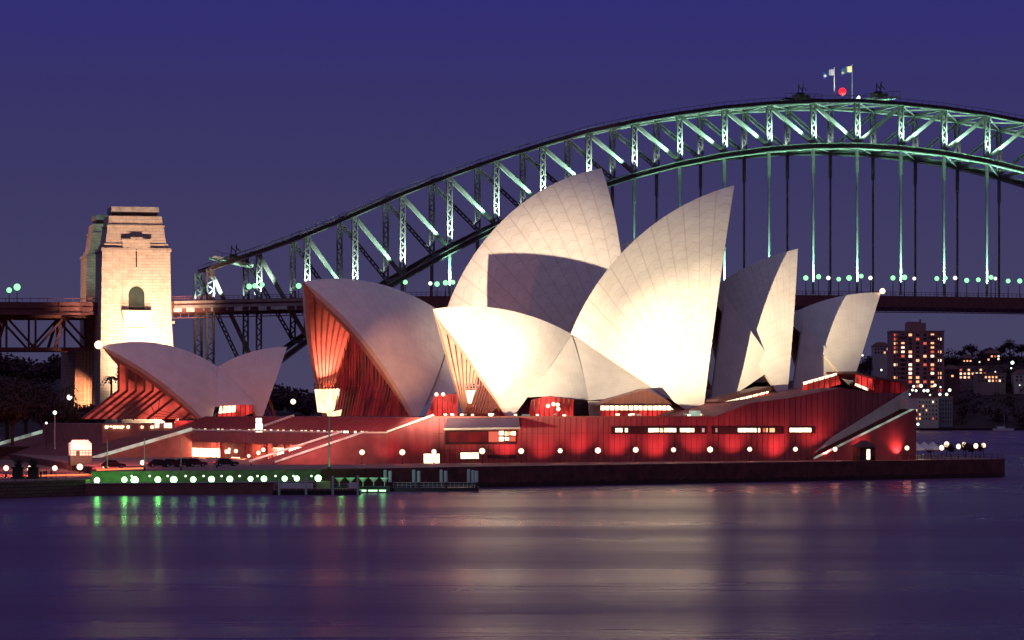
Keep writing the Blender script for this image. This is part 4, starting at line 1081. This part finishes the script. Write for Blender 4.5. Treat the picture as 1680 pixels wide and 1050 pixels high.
qw = MB(); qw.hexa([Vector((-69.9, 506.9, 1.9)), Vector((-33, 525.7, 1.9)), Vector((-33, 525.9, 1.9)), Vector((-69.9, 507.1, 1.9)), Vector((-69.9, 506.9, 3.79)), Vector((-33, 525.7, 3.79)), Vector((-33, 525.9, 3.79)), Vector((-69.9, 507.1, 3.79))])
tag(qw.build('quay_wall', P('quay_wall_stone', (.13, .14, .09), .85, var=.3, scale=1.2, bump=.4)), 'green lit stone wall behind the row of green quay lamps', 'wall')
# pale edge strip along the landing
es = MB()
for k in range(24):
    f0, f1 = k/24, (k+1)/24; a = Vector((-70+37*f0, 500+14*f0, 1.98)); b_ = Vector((-70+37*f1, 500+14*f1, 1.98)); es.beam(a, b_, .35, .16)
tag(es.build('kerb_edging', P('kerb_pale', (.6, .6, .52), .6, var=.15)), 'pale stone edging along the front of the green lit landing', 'kerb')

# promenade furniture on the far left
def railing(name, label, pts, h=1.1, step=1.6, cat='railing'):
    t = thing(name, label, cat, pts[0]); po, ra = MB(), MB()
    for a, b_ in zip(pts, pts[1:]):
        a, b_ = Vector(a), Vector(b_); n = max(1, int((b_-a).length/step))
        for k in range(n+1): q = a.lerp(b_, k/n); po.tube(q, q+Vector((0, 0, h)), .05, .05, 6)
        for z in (h, h*.62, h*.3): ra.beam(a+Vector((0, 0, z)), b_+Vector((0, 0, z)), .06)
    ra.v, ra.f, ra.uv = ra.v+po.v, ra.f+[tuple(i+len(ra.v) for i in f) for f in po.f], ra.uv+po.uv  # posts merged in, so this mesh holds posts and rails
    ra.build('rail', M_black, t); return t
railing('railing', 'dark post and rail fence along the seawall on the far left', [(-130, 476, ZF), (-84, 485, ZF), (-73, 499, ZF)], 1.0, 2.2)
for i, px in enumerate((30, 55)):
    p = U(px, 780, 508); p.z = ZF
    t = thing('gate_pier', f'dark stone pier topped by a planter on the promenade, {"left" if i == 0 else "right"} one of two', 'pier', p, 'planter piers on the promenade')
    mb = MB(); mb.box(p+Vector((0, 0, .9)), (1.7, 1.5, 1.8)); mb.box(p+Vector((0, 0, 1.85)), (2.1, 1.9, .22)); mb.box(p+Vector((0, 0, .12)), (2.1, 1.9, .24)); mb.build('pier', M_black, t)
    pt = MB(); pt.tube(p+Vector((0, 0, 1.96)), p+Vector((0, 0, 2.35)), .45, .7, 10); pt.build('urn', M_black, t)
    lf = MB(); leaf_cloud(lf, random.Random(i), p+Vector((0, 0, 2.7)), .75, 160, .35); lf.build('leaves', M_leaf[0], t, recalc=False)
for i, px in enumerate((67, 72.5, 76, 84)):
    p = U(px, 776, 512+i); p.z = ZF
    mb = MB(); mb.tube(p, p+Vector((0, 0, 1.0)), .16, .14, 10); mb.ball(p+Vector((0, 0, 1.05)), .18, 10, 6)
    tag(mb.build('bollard', M_black), f'short dark bollard on the promenade right of the planter piers, {nth(i)} from the left', 'bollard', 'bollards on the promenade')
# unseen warm-red spots added to turn the promenade road orange
for px, D in ((20, 535), (90, 540), (160, 540), (-60, 530)):
    p = U(px, 740, D); spot('promenade_fill', (p.x, p.y, 13), (p.x, p.y-2, 2), 14000, (1, .17, .09), 120, .8, .5)
# glowing orange bars standing in for streaks of light along the road
ks = MB(); ks.beam((-81, 512, ZF+.35), (-71.5, 514.5, ZF+.55), .25, .25); tag(ks.build('kerb_streak', E('streak_orange', (1, .20, .07), 1.6)), 'low orange glowing light streak along the promenade kerb, left of the green wall', 'strip light')
ks = MB(); ks.beam((-69.5, 510, ZB+.2), (-62, 512.5, ZB+.45), .25, .25); tag(ks.build('kerb_streak', MATS['streak_orange']), 'short orange glowing light streak on top of the green lit wall', 'strip light')

# white canopy tent on the steps
tp = U(131, 747, 575); sW = S_of(131, 0)
tp.z = Zof(747, 575)
T = thing('marquee', 'white pitched roof marquee on a dark base standing on the broad steps', 'marquee', (tp.x, tp.y, tp.z-1.5))
a_ = rad(16); ex = Vector((math.cos(a_), math.sin(a_), 0)); ey = Vector((-math.sin(a_), math.cos(a_), 0))
def tq(x, y, z): return Vector((tp.x, tp.y, tp.z))+ex*x+ey*y+Vector((0, 0, z))
mb = MB(); mb.hexa([tq(-2.0, -1.6, -1.9), tq(2.1, -1.6, -1.9), tq(2.1, 1.6, -1.9), tq(-2.0, 1.6, -1.9), tq(-2.0, -1.6, 0), tq(2.1, -1.6, 0), tq(2.1, 1.6, 0), tq(-2.0, 1.6, 0)]); mb.build('base', M_black, T)
mb = MB(); L_, R_, z1, z2 = -1.9, 2.0, 2.1, 2.9
mb.hexa([tq(L_, -1.5, 0), tq(R_, -1.5, 0), tq(R_, 1.5, 0), tq(L_, 1.5, 0), tq(L_, -1.5, z1), tq(R_, -1.5, z1), tq(R_, 1.5, z1), tq(L_, 1.5, z1)]); mb.build('wall', M_canvas, T)
mb = MB(); mb.add([tq(L_-.1, -1.6, z1+.003), tq(R_+.1, -1.6, z1+.003), tq(R_+.1, 1.6, z1+.003), tq(L_-.1, 1.6, z1+.003), tq(L_+.5, 0, z2), tq(R_-.5, 0, z2)], [(0, 1, 5, 4), (2, 3, 4, 5), (0, 4, 3), (1, 2, 5), (0, 3, 2, 1)]); mb.build('roof', M_canvas, T)
mb = MB()
for k in range(8): q = tq(-2+k*.57, -1.75, 0); mb.beam(q, q+Vector((0, 0, 1.0)), .06)
for z in (.5, 1.0): mb.beam(tq(-2, -1.75, z), tq(2.1, -1.75, z), .07)
mb.build('railing', M_black, T)
mb = MB(); mb.box(tq(-.6, -1.56, .45), (.7, .1, .9), ex); mb.build('door', M_dark, T)
spot('marquee_floodlight', tq(-6, -17, 5), tq(0, 0, 1), 26000, (1, .55, .30), 24, .4, .3)
spot('steps_fill', U(150, 640, 545), U(170, 735, 590), 90000, (1, .30, .26), 100, 1.0, .6)  # unseen fill spots over the steps, no fixture modelled
spot('steps_fill', U(40, 640, 560), U(60, 735, 610), 60000, (1, .30, .26), 100, 1.0, .6)
spot('steps_fill', U(470, 655, 560), U(540, 700, 620), 60000, (1, .26, .22), 100, 1.0, .6)

# masts
for i, (px, yt, yb, D, r) in enumerate([(176, 721, 778, 512, .09), (237, 719, 778, 516, .11), (297, 719, 776, 520, .09), (356, 722, 772, 540, .08), (412, 710, 745, 560, .07), (540, 684, 789, 522, .16)]):
    p = U(px, yb, D); p.z = ZB if i != 5 else 3.8; zt = Zof(yt, D)
    t = thing('flagpole', 'tall bare mast at the right end of the green lit landing' if i == 5 else f'thin bare pale mast on the quay, {nth(i)} from the left', 'mast', p, 'bare masts along the quay')
    mb = MB(); mb.tube(p, Vector((p.x, p.y, zt)), r, r*.6, 8); mb.build('pole', M_postpale, t)
    mb = MB(); mb.tube(p, p+Vector((0, 0, .5)), r*2.2, r*1.6, 10); mb.build('base', M_black, t)

# cars by the concourse
def car(label, p, rz, mat, group='cars parked at the concourse'):
    t = thing('parked_car', label, 'car', p, group); p = Vector(p); c, s_ = math.cos(rz), math.sin(rz); fx = Vector((c, s_, 0)); fy = Vector((-s_, c, 0))
    def q(x, y, z): return p+fx*x+fy*y+Vector((0, 0, z))
    side = [(-2.15, .3), (2.15, .3), (2.2, .62), (2.0, .8), (1.05, .9), (-1.9, .95), (-2.2, .7)]
    b_ = MB(); b_.extrude([q(x, -.85, z) for x, z in side], fy*1.7); b_.build('body', mat, t)
    cab = [(1.0, .9), (.45, 1.38), (-1.1, 1.42), (-1.75, .95)]
    k = MB(); k.extrude([q(x, -.72, z+.003) for x, z in cab], fy*1.44); k.build('cabin', M_glassdark, t)
    rf = MB(); rf.extrude([q(x, -.68, z) for x, z in [(.42, 1.39), (.38, 1.45), (-1.05, 1.48), (-1.12, 1.43)]], fy*1.36); rf.build('roof', mat, t)
    for x in (-1.35, 1.35):
        for y in (-.86, .66):
            w = MB(); w.tube(q(x, y, .32), q(x, y+.2, .32), .32, .32, 14); wo = w.build('wheel', M_tyre, t)
            h = MB(); h.tube(q(x, y-.01 if y < 0 else y+.2, .32), q(x, y+.0 if y < 0 else y+.21, .32), .17, .17, 10); h.build('rim', M_postpale, wo)
    for y in (-.6, .45):
        l = MB(); l.box(q(2.2, y+.08, .64), (.08, .3, .16), fx); l.build('headlight', M_white, t)
        l = MB(); l.box(q(-2.21, y+.08, .72), (.08, .3, .16), fx); l.build('tail_light', G_tail, t)
    return t
G_tail = E('tail_red', (1, .05, .03), 2.0)
car_px = [(186, 767, 536, 1, 'silver'), (262, 764, 545, 0, 'dark'), (282, 763, 548, 1, 'dark red'), (302, 762.5, 551, 0, 'dark'), (320, 762, 552, 1, 'dark red'), (371, 761, 556, 0, 'dark')]
for i, (px, py, D, mt, cn) in enumerate(car_px):
    p = U(px, py, D); p.z = ZB
    car(['dark red parked car near the foot of the broad steps', 'dark parked car, leftmost of the row left of the lit concourse', 'dark red parked car, second in the row left of the concourse', 'dark parked car, third in the row left of the concourse', 'dark red parked car ending the row beside the lit concourse', 'dark parked car standing alone before the bright concourse opening'][i], p, rad([10, 14, 16, 18, 12, 20][i]), M_carbody[mt])

# pontoon and jetty
def slab_at(px0, px1, pyt, D, depth, z0, z1):
    return [Vector(((px0-CX)*D/FPX, D, z0)), Vector(((px1-CX)*D/FPX, D, z0)), Vector(((px1-CX)*D/FPX, D+depth, z0)), Vector(((px0-CX)*D/FPX, D+depth, z0)), Vector(((px0-CX)*D/FPX, D, z1)), Vector(((px1-CX)*D/FPX, D, z1)), Vector(((px1-CX)*D/FPX, D+depth, z1)), Vector(((px0-CX)*D/FPX, D+depth, z1))]
PT1 = thing('pontoon', 'dark floating pontoon with posts moored at the right end of the landing', 'pontoon', U(515, 810, 505))
mb = MB(); mb.hexa(slab_at(447, 591, 805, 504, 5, -.6, .75)); mb.build('hull', M_black, PT1)
mb = MB(); mb.hexa(slab_at(455, 588, 800, 505, 3.5, .76, 1.0)); mb.build('deck', M_pave, PT1)
mb = MB(); mb.hexa(slab_at(458, 512, 798, 506, 1.2, 1.01, 1.9)); mb.build('cabin_box', M_white, PT1)
mb = MB(); mb.hexa(slab_at(572, 586, 796, 506, 1.2, 1.01, 1.95)); mb.build('locker', M_canvas, PT1)
for px, yt in ((458, 786), (502, 784), (546, 781), (587, 780)):
    mb = MB(); p = U(px, 806, 503.6); mb.tube((p.x, p.y, -1), (p.x, p.y, Zof(yt, 503.6)), .2, .2, 10); mb.build('mooring_post', M_postpale, PT1)
mb = MB()
for k in range(12): p = U(450+k*12, 803, 504.3); mb.beam((p.x, p.y, .75), (p.x, p.y, 1.8), .06)
a, b_ = U(450, 800, 504.3), U(582, 800, 504.3); mb.beam((a.x, a.y, 1.8), (b_.x, b_.y, 1.8), .07); mb.build('handrail', M_postpale, PT1)
JT = thing('jetty', 'low dark jetty with pale guide piles in front of the podium', 'jetty', U(712, 806, 527))
mb = MB(); mb.hexa(slab_at(640, 785, 800, 526, 7, -.6, .62)); mb.build('deck', M_black, JT)
for px, yt in ((632, 772), (640, 773.5), (679, 771.5), (687, 773.5), (724, 771.5), (731.5, 773.5), (769, 771), (776, 772.5), (782, 773.5)):
    D = 526.5 if px in (640, 687, 731.5, 782) else 529
    p = U(px, 800, D); mb = MB(); mb.tube((p.x, p.y, -1.5), (p.x, p.y, Zof(791, D)), .24, .24, 12); po = mb.build('pile', M_black, JT)
    mb = MB(); mb.tube((p.x, p.y, Zof(790.9, D)), (p.x, p.y, Zof(yt, D)), .30, .30, 12); mb.ball((p.x, p.y, Zof(yt, D)), .30, 12, 6, .4); mb.build('pile_sleeve', M_postpale, po)
mb = MB()
for k in range(20): p = U(645+k*7.2, 799, 526.4); mb.beam((p.x, p.y, .6), (p.x, p.y, 1.5), .06)
a, b_ = U(645, 799, 526.4), U(782, 799, 526.4)
for z in (1.05, 1.5): mb.beam((a.x, a.y, z), (b_.x, b_.y, z), .07)
mb.build('handrail', M_postpale, JT)
spot('jetty_light', U(700, 765, 512)+Vector((-12, -14, 3)), U(710, 788, 527), 3500, (.5, .8, 1), 40, .6, .3)
# pale V-shaped stands in green light
for i, px in enumerate((556.5, 575, 595.5, 613, 631)):
    p = U(px, 797, 521.5); p.z = 1.0
    t = thing('funnel_stand', f'small pale funnel shaped stand in green light beside the mast, {nth(i)} from the left', 'stand', p, 'funnel shaped stands on the quay')
    mb = MB(); mb.tube(p, p+Vector((0, 0, .75)), .07, .07, 8); mb.build('stem', M_postpale, t)
    mb = MB(); mb.tube(p+Vector((0, 0, .7)), p+Vector((0, 0, 1.35)), .12, .72, 14, False); mb.tube(p+Vector((0, 0, 1.35)), p+Vector((0, 0, 1.44)), .78, .78, 14); mb.build('funnel', M_canvas, t)
sp = MB(); sp.hexa(slab_at(548, 640, 801, 520.5, 4, -.5, .98)); tag(sp.build('stand_platform', M_black), 'low dark platform carrying the row of pale funnel stands', 'platform')
point('platform_glow', U(592, 780, 519), 160, (.2, 1, .25), .3); point('platform_glow', U(560, 778, 519), 160, (.2, 1, .25), .3); point('platform_glow', U(628, 780, 519), 120, (.25, 1, .4), .3)
for i, (a, b_) in enumerate(((593, 601), (604, 619), (622, 633))):
    mb = MB(); mb.hexa(slab_at(a, b_, 806, 515, .3, .25, .55)); tag(mb.build('strip_light', E('strip_green', (.55, 1, .6), 1.6) if i == 0 else MATS['strip_green']), f'green strip light low over the water between pontoon and jetty, {nth(i)} from the left', 'strip light', 'green strip lights over the water')
fl = MB(); fl.hexa(slab_at(591, 637, 806, 515.35, 2, -.4, .6)); tag(fl.build('float', M_black), 'small dark float between the pontoon and the jetty', 'float')

# lit vertical sign pillar on the terrace
sp_ = U(425, 711, 640)
t = thing('sign_pillar', 'white glowing sign pillar in two blocks on the terrace right of the restaurant', 'sign', sp_)
z0, z1, z2, z3 = Zof(711.5, 640), Zof(694.5, 640), Zof(693, 640), Zof(686, 640)
mb = MB(); mb.box((sp_.x, sp_.y, (z0+z1)/2), (1.35, .5, z1-z0)); mb.build('lower_panel', G_sign, t) if False else mb.build('lower_panel', E('sign_white', (1, .95, .74), 3.0), t)
mb = MB(); mb.box((sp_.x-.05, sp_.y, (z2+z3)/2), (1.2, .5, z3-z2)); mb.build('upper_panel', MATS['sign_white'], t)
mb = MB(); mb.box((sp_.x, sp_.y+.35, (z0+z3)/2), (.3, .2, z3-z0)); mb.build('mount', M_black, t)

# hut on the broadwalk with pitched roof
hp = W(S_of(1417, -9), -9, ZB)
t = thing('kiosk', 'small dark kiosk with pitched roof and lit doorway below the outer stair', 'kiosk', hp)
def hq(x, y, z): return hp+PE*x+PN*y+Vector((0, 0, z))
mb = MB(); mb.hexa([hq(-1.8, -1.4, 0), hq(1.8, -1.4, 0), hq(1.8, 1.4, 0), hq(-1.8, 1.4, 0), hq(-1.8, -1.4, 2.7), hq(1.8, -1.4, 2.7), hq(1.8, 1.4, 2.7), hq(-1.8, 1.4, 2.7)]); mb.build('wall', M_quay, t)
mb = MB(); mb.add([hq(-2.3, -1.8, 2.7), hq(2.3, -1.8, 2.7), hq(2.3, 1.8, 2.7), hq(-2.3, 1.8, 2.7), hq(-.5, 0, 4.1), hq(.5, 0, 4.1)], [(0, 1, 5, 4), (2, 3, 4, 5), (0, 4, 3), (1, 2, 5), (3, 2, 1, 0)]); mb.build('roof', M_tileroof, t)
mb = MB(); mb.hexa([hq(-.2, -1.46, .25), hq(.6, -1.46, .25), hq(.6, -1.40, .25), hq(-.2, -1.40, .25), hq(-.2, -1.46, 2.3), hq(.6, -1.46, 2.3), hq(.6, -1.40, 2.3), hq(-.2, -1.40, 2.3)]); mb.build('lit_door', W_strip, t)

# terrace on the point: parasols, potted trees, lamps
for i, (px, w) in enumerate(((1503, 2.2), (1516, 2.4), (1530, 2.3))):
    p = U(px, 752, 648+3*i); p.z = ZB
    t = thing('parasol', f'pale pointed market parasol on the terrace at the point, {["left", "middle", "right"][i]} of three', 'parasol', p, 'parasols on the point')
    mb = MB(); mb.tube(p, p+Vector((0, 0, 2.9)), .06, .05, 8); mb.tube(p, p+Vector((0, 0, .15)), .45, .4, 12); mb.build('pole', M_postpale, t)
    mb = MB(); n = 8; rim = [p+Vector((math.cos(2*math.pi*k/n)*w, math.sin(2*math.pi*k/n)*w, 2.0)) for k in range(n)]; ap = p+Vector((0, 0, 3.5))
    mid = [ap.lerp(q, .5)-Vector((0, 0, .18)) for q in rim]
    mb.add(rim+mid+[ap], [(k, (k+1) % n, n+(k+1) % n, n+k) for k in range(n)]+[(n+k, n+(k+1) % n, 2*n) for k in range(n)])
    low = [q-Vector((0, 0, .3)) for q in rim]; mb.add(rim+low, [(k, (k+1) % n, n+(k+1) % n, n+k) for k in range(n)]); mb.build('canopy', M_canvas, t)
point('terrace_glow', U(1512, 735, 640), 260, (1, .8, .6), .4)
for i, (px, py, D) in enumerate([(1545, 734.5, 650), (1553, 729, 668), (1572.5, 732.5, 652), (1581.5, 729.5, 668), (1601, 731.5, 655), (1613.5, 731, 662)]):
    p = U(px, py, D); lamp_post('street_lamp', f'warm oval globe lamp on the terrace at the point, {nth(i)} from the left', 'street lamp', 'globe lamps on the point', (p.x, p.y, ZB), p.z-ZB, .55, G_warm, .07, sz=1.15)
for i, (px, D, h) in enumerate([(1528, 655, 3.0), (1560, 660, 3.1), (1585, 660, 3.4), (1594, 664, 2.9), (1608, 660, 3.3)]):
    p = U(px, 752, D); p.z = ZB
    tree(f'small dark round tree on the terrace at the point, {nth(i)} from the left', p, h, h*.5, 90+i, 420, .3, M_leaf[0], group='small trees on the point', lobes=6)
railing('railing', 'low dark railing round the quay edge at the point', [(78, 617.6, ZB), (101.5, 636.3, ZB), (103, 640, ZB)], 1.0, 2.0)
for i, px in enumerate((1507, 1514)):
    p = U(px, 751, 640); p.z = ZB; mb = MB(); mb.tube(p, p+Vector((0, 0, .72)), .05, .05, 6); mb.tube(p+Vector((0, 0, .72)), p+Vector((0, 0, .77)), .6, .6, 14); mb.tube(p, p+Vector((0, 0, .05)), .3, .3, 10)
    tag(mb.build('cafe_table', M_white), f'round white cafe table under the parasols, {"left" if i == 0 else "right"} one', 'table', 'cafe tables on the point')

# ------------------------------------------------------------------ far shore on the right
fs = MB(); fs.prism([(120, 2115), (260, 2105), (420, 2120), (700, 2120), (700, 2700), (-200, 2700), (-200, 2300), (100, 2200)], -3, 1.6); structure(fs.build('shore', M_hill))
hr = [(1180, 640), (1300, 625), (1380, 612), (1420, 596), (1460, 592), (1510, 590), (1560, 590), (1610, 588), (1650, 584), (1700, 584), (1800, 584), (1950, 590), (2150, 600)]
hill('hill', hr, 2125, 2420, 1.5, M_hill)
def ground_r(px, D):
    py = None
    for (x0, y0), (x1, y1) in zip(hr, hr[1:]):
        if x0 <= px <= x1: py = y0+(y1-y0)*(px-x0)/(x1-x0)
    f = max(0, min(1, (D-2125)/295)); return 1.5+(Zof(py or 590, 2420)-1.5)*f**.8
def block(name, label, px0, px1, yt, D, floors, bays, lit, mat, seed, cat='building', yb=None, roof=None, deep=14, wsize=(.5, .52), lights=None, rows=None):
    x0, x1 = (px0-CX)*D/FPX, (px1-CX)*D/FPX; zt = Zof(yt, D); zg = (Zof(yb, D) if yb else ground_r((px0+px1)/2, D))-3
    t = thing(name, label, cat, ((x0+x1)/2, D+deep/2, zg))
    mb = MB(); mb.box(((x0+x1)/2, D+deep/2, (zg+zt)/2), (x1-x0, deep, zt-zg)); mb.build('wall', mat, t)
    rf = MB()
    if roof == 'hip': rf.add([(x0-.6, D-.6, zt+.01), (x1+.6, D-.6, zt+.01), (x1+.6, D+deep+.6, zt+.01), (x0-.6, D+deep+.6, zt+.01), (x0+(x1-x0)*.25, D+deep/2, zt+3.2), (x0+(x1-x0)*.75, D+deep/2, zt+3.2)], [(0, 1, 5, 4), (2, 3, 4, 5), (0, 4, 3), (1, 2, 5), (3, 2, 1, 0)]); rf.build('roof', M_tileroof, t)
    else: rf.box(((x0+x1)/2, D+deep/2, zt+.35), (x1-x0+.8, deep+.8, .7)); rf.build('roof', M_flat_a, t)
    rnd = random.Random(seed); zb = max(zg+3, zt-floors*3.1) if rows is None else zg+3
    fh = (zt-zb-1)/floors; bw = (x1-x0-1)/bays
    for j in range(floors):
        for i in range(bays):
            cx, cz = x0+.5+bw*(i+.5), zb+fh*(j+.55)
            on = rnd.random() < lit
            if lights is not None: on = (i, floors-1-j) in lights
            m_ = rnd.choice([W_home, W_home, W_homew, W_homer]) if on else W_off
            ww, wh = bw*wsize[0], fh*wsize[1]
            w = MB(); w.box((cx, D-.08, cz), (ww, .2, wh)); w.build('window', m_, t)
    return t
# the tower
TW = block('apartment_tower', 'tall brick apartment tower with scattered lit windows across the water', 1462, 1549, 544, 2165, 14, 7, .40, M_flat_a, 5, yb=650, deep=22, wsize=(.42, .55))
x0, x1 = (1489-CX)*2165/FPX, (1520-CX)*2165/FPX
mb = MB(); mb.box(((x0+x1)/2, 2174, Zof(537, 2165)), (x1-x0, 12, 6.5)); mb.box(((x0+x1)/2-1.5, 2174, Zof(531, 2165)), (x1-x0-4, 9, 3.0)); mb.box((x1-3.5, 2172, Zof(528, 2165)), (1.2, 1.2, 4)); mb.build('plant_room', M_flat_a, TW)
for k in range(14):
    zz = Zof(545, 2165)-3-k*3.15
    for a_, b2 in ((1471, 1488), (1523, 1540)):
        xa, xb = (a_-CX)*2165/FPX, (b2-CX)*2165/FPX; mb = MB(); mb.box(((xa+xb)/2, 2164.2, zz), (xb-xa, 1.5, .35)); mb.box(((xa+xb)/2, 2163.5, zz+.5), (xb-xa, .12, .8)); mb.build('balcony', M_flat_a, TW)
for k in (1489, 1521, 1470, 1541):
    xx = (k-CX)*2165/FPX; mb = MB(); mb.box((xx, 2164.4, (Zof(546, 2165)+Zof(648, 2165))/2), (.9, 1.2, Zof(546, 2165)-Zof(648, 2165))); mb.build('pilaster', M_flat_a, TW)
block('apartment_block', 'pale rendered apartment block at the waterside below the tower', 1489, 1540, 654, 2122, 5, 9, .13, M_flat_w, 8, yb=700, deep=14, wsize=(.4, .45))
block('apartment_block', 'narrow grey apartment block right against the pale waterside one', 1540.5, 1563, 652, 2128, 6, 5, .0, P('flat_grey', (.22, .19, .24), .85, var=.1), 9, yb=702, deep=14, wsize=(.4, .45))
block('house', 'white walled house with lit windows on the slope left of the tower', 1433, 1460, 568, 2290, 2, 5, .35, M_flat_w, 12, roof='hip')
block('house', 'long pale house with several lit windows upper on the wooded slope', 1572, 1620, 602, 2270, 3, 7, .42, P('house_mauve', (.22, .15, .18), .85, var=.1), 14)
block('house', 'cream house with two rows of lit windows lower on the wooded slope', 1602, 1650, 614, 2230, 2, 8, .5, P('house_cream', (.30, .22, .20), .85, var=.1), 17)
block('house', 'small brown house with one lit window just right of the tower', 1551, 1574, 606, 2200, 2, 3, .3, P('house_brown', (.16, .08, .08), .85, var=.1), 22, roof='hip')
block('house', 'pale house at the far right edge of the wooded slope', 1664, 1700, 613, 2230, 2, 5, .1, M_flat_w, 27, roof='hip')
block('house', 'dark house with two lit windows high on the wooded slope', 1578, 1596, 588, 2330, 1, 3, .9, P('house_dark', (.08, .04, .045), .85, var=.1), 31, roof='hip')
block('house', 'dark house with a few lit windows near the ridge top', 1618, 1642, 580, 2370, 2, 4, .45, MATS['house_dark'], 36, roof='hip')
# far lights
fl_px = [(1499, 634, 1), (1511, 633, 1.5), (1503, 641, 1), (1497, 640, 1), (1516, 641, 1.3), (1522, 641, 1.2), (1534, 632, 1.2), (1543, 635, .8), (1558, 640, 1.4), (1542, 647, 1.2), (1553, 647, 1.2), (1526, 648, .8), (1492, 647, .9), (1476, 648, .8), (1479, 653, 1.1), (1661, 595, 1.5), (1659, 604, .7), (1506, 696, 1.1), (1415, 583, 1), (1446, 607, .8), (1633, 610, .6), (1638, 589, .8), (1607, 594, .7), (1673, 632, .5)]
for i, (px, py, r) in enumerate(fl_px):
    D = 2110 if py > 625 and px < 1600 else (2100 if py > 680 else 2225); p = U(px, py, D); zg = max(0, p.z-6 if px < 1600 and py < 690 else ground_r(px, D)-1 if D > 2110 else 1)
    lamp_post('shore_lamp', f'{"bright" if r > 1 else "small"} white lamp on the far shore, {nth(sorted(range(len(fl_px)), key=lambda q: fl_px[q][0]).index(i))} from the left', 'lamp', 'lamps on the far shore', (p.x, p.y, min(zg, p.z-3)), p.z-min(zg, p.z-3), r*.8, G_white if i not in (3, 13, 18, 20, 21, 22) else G_warm, .12)
# skyline trees and the wooded slope
sk = [(1428, 578, 2300, 5), (1447, 566, 2340, 6), (1556, 566, 2300, 8), (1566, 580, 2300, 6), (1594, 563, 2400, 8), (1612, 575, 2400, 6), (1625, 570, 2400, 6), (1644, 564, 2400, 6), (1657, 556, 2400, 8), (1676, 562, 2400, 7), (1690, 558, 2400, 8), (1580, 574, 2390, 5)]
for i, (px, py, D, r) in enumerate(sk):
    zt = Zof(py, D); zg = ground_r(px, D)-1.5; h = max(9, zt-zg); p = U(px, py, D); p.z = zt-h
    tree(f'dark spreading tree on the far ridge, {nth(sorted(range(len(sk)), key=lambda q: sk[q][0]).index(i))} from the left', p, h, max(r, h*.42), 200+i, 420, 1.5, M_leaf[2], group='trees on the far ridge', lobes=7, trunk=.5)
wd = MB(); r3 = random.Random(9)
for k in range(680):
    px = r3.uniform(1400, 1800); D = r3.uniform(2128, 2400)
    if px < 1570 and D < 2195 and px > 1458: continue
    if D < 2160: pass
    c = U(px, 600, D); c.z = ground_r(px, D)+r3.uniform(1, 5)
    # keep houses clear
    if any(a-4 < px < b_+4 and D < dd+2 and D > dd-70 for a, b_, dd in ((1572, 1620, 2270), (1602, 1650, 2230), (1551, 1574, 2200), (1664, 1700, 2230), (1578, 1596, 2330), (1618, 1642, 2370), (1433, 1460, 2290))): c.z -= 5.5
    leaf_cloud(wd, r3, c, r3.uniform(3.5, 6), 46, 2.0)
o = wd.build('woods', M_leaf[2], recalc=False); structure(o, 'stuff'); tag(o, 'dark wooded slope across the water on the right', 'woods')
# moored yacht by the far shore
yp = U(1645, 705, 2085); yp.z = 0
t = thing('yacht', 'small pale moored yacht by the far shore at the right', 'boat', yp)
mb = MB(); hull = [(-7, 0), (-6.4, -1.6), (3, -1.8), (8, 0), (3, 1.8), (-6.4, 1.6)]; mb.add([yp+Vector((x*.92, y*.8, -.2)) for x, y in hull]+[yp+Vector((x, y, 1.6)) for x, y in hull], [tuple(range(5, -1, -1)), tuple(range(6, 12))]+[(k, (k+1) % 6, 6+(k+1) % 6, 6+k) for k in range(6)]); mb.build('hull', M_white, t)
mb = MB(); mb.box(yp+Vector((-1, 0, 2.1)), (5, 2, 1)); mb.build('cabin', M_white, t); mb = MB(); mb.tube(yp+Vector((1, 0, 1.6)), yp+Vector((1, 0, 13)), .12, .08, 6); mb.tube(yp+Vector((1, 0, 3)), yp+Vector((-5, 0, 3)), .1, .1, 6); mb.build('mast', M_postpale, t)
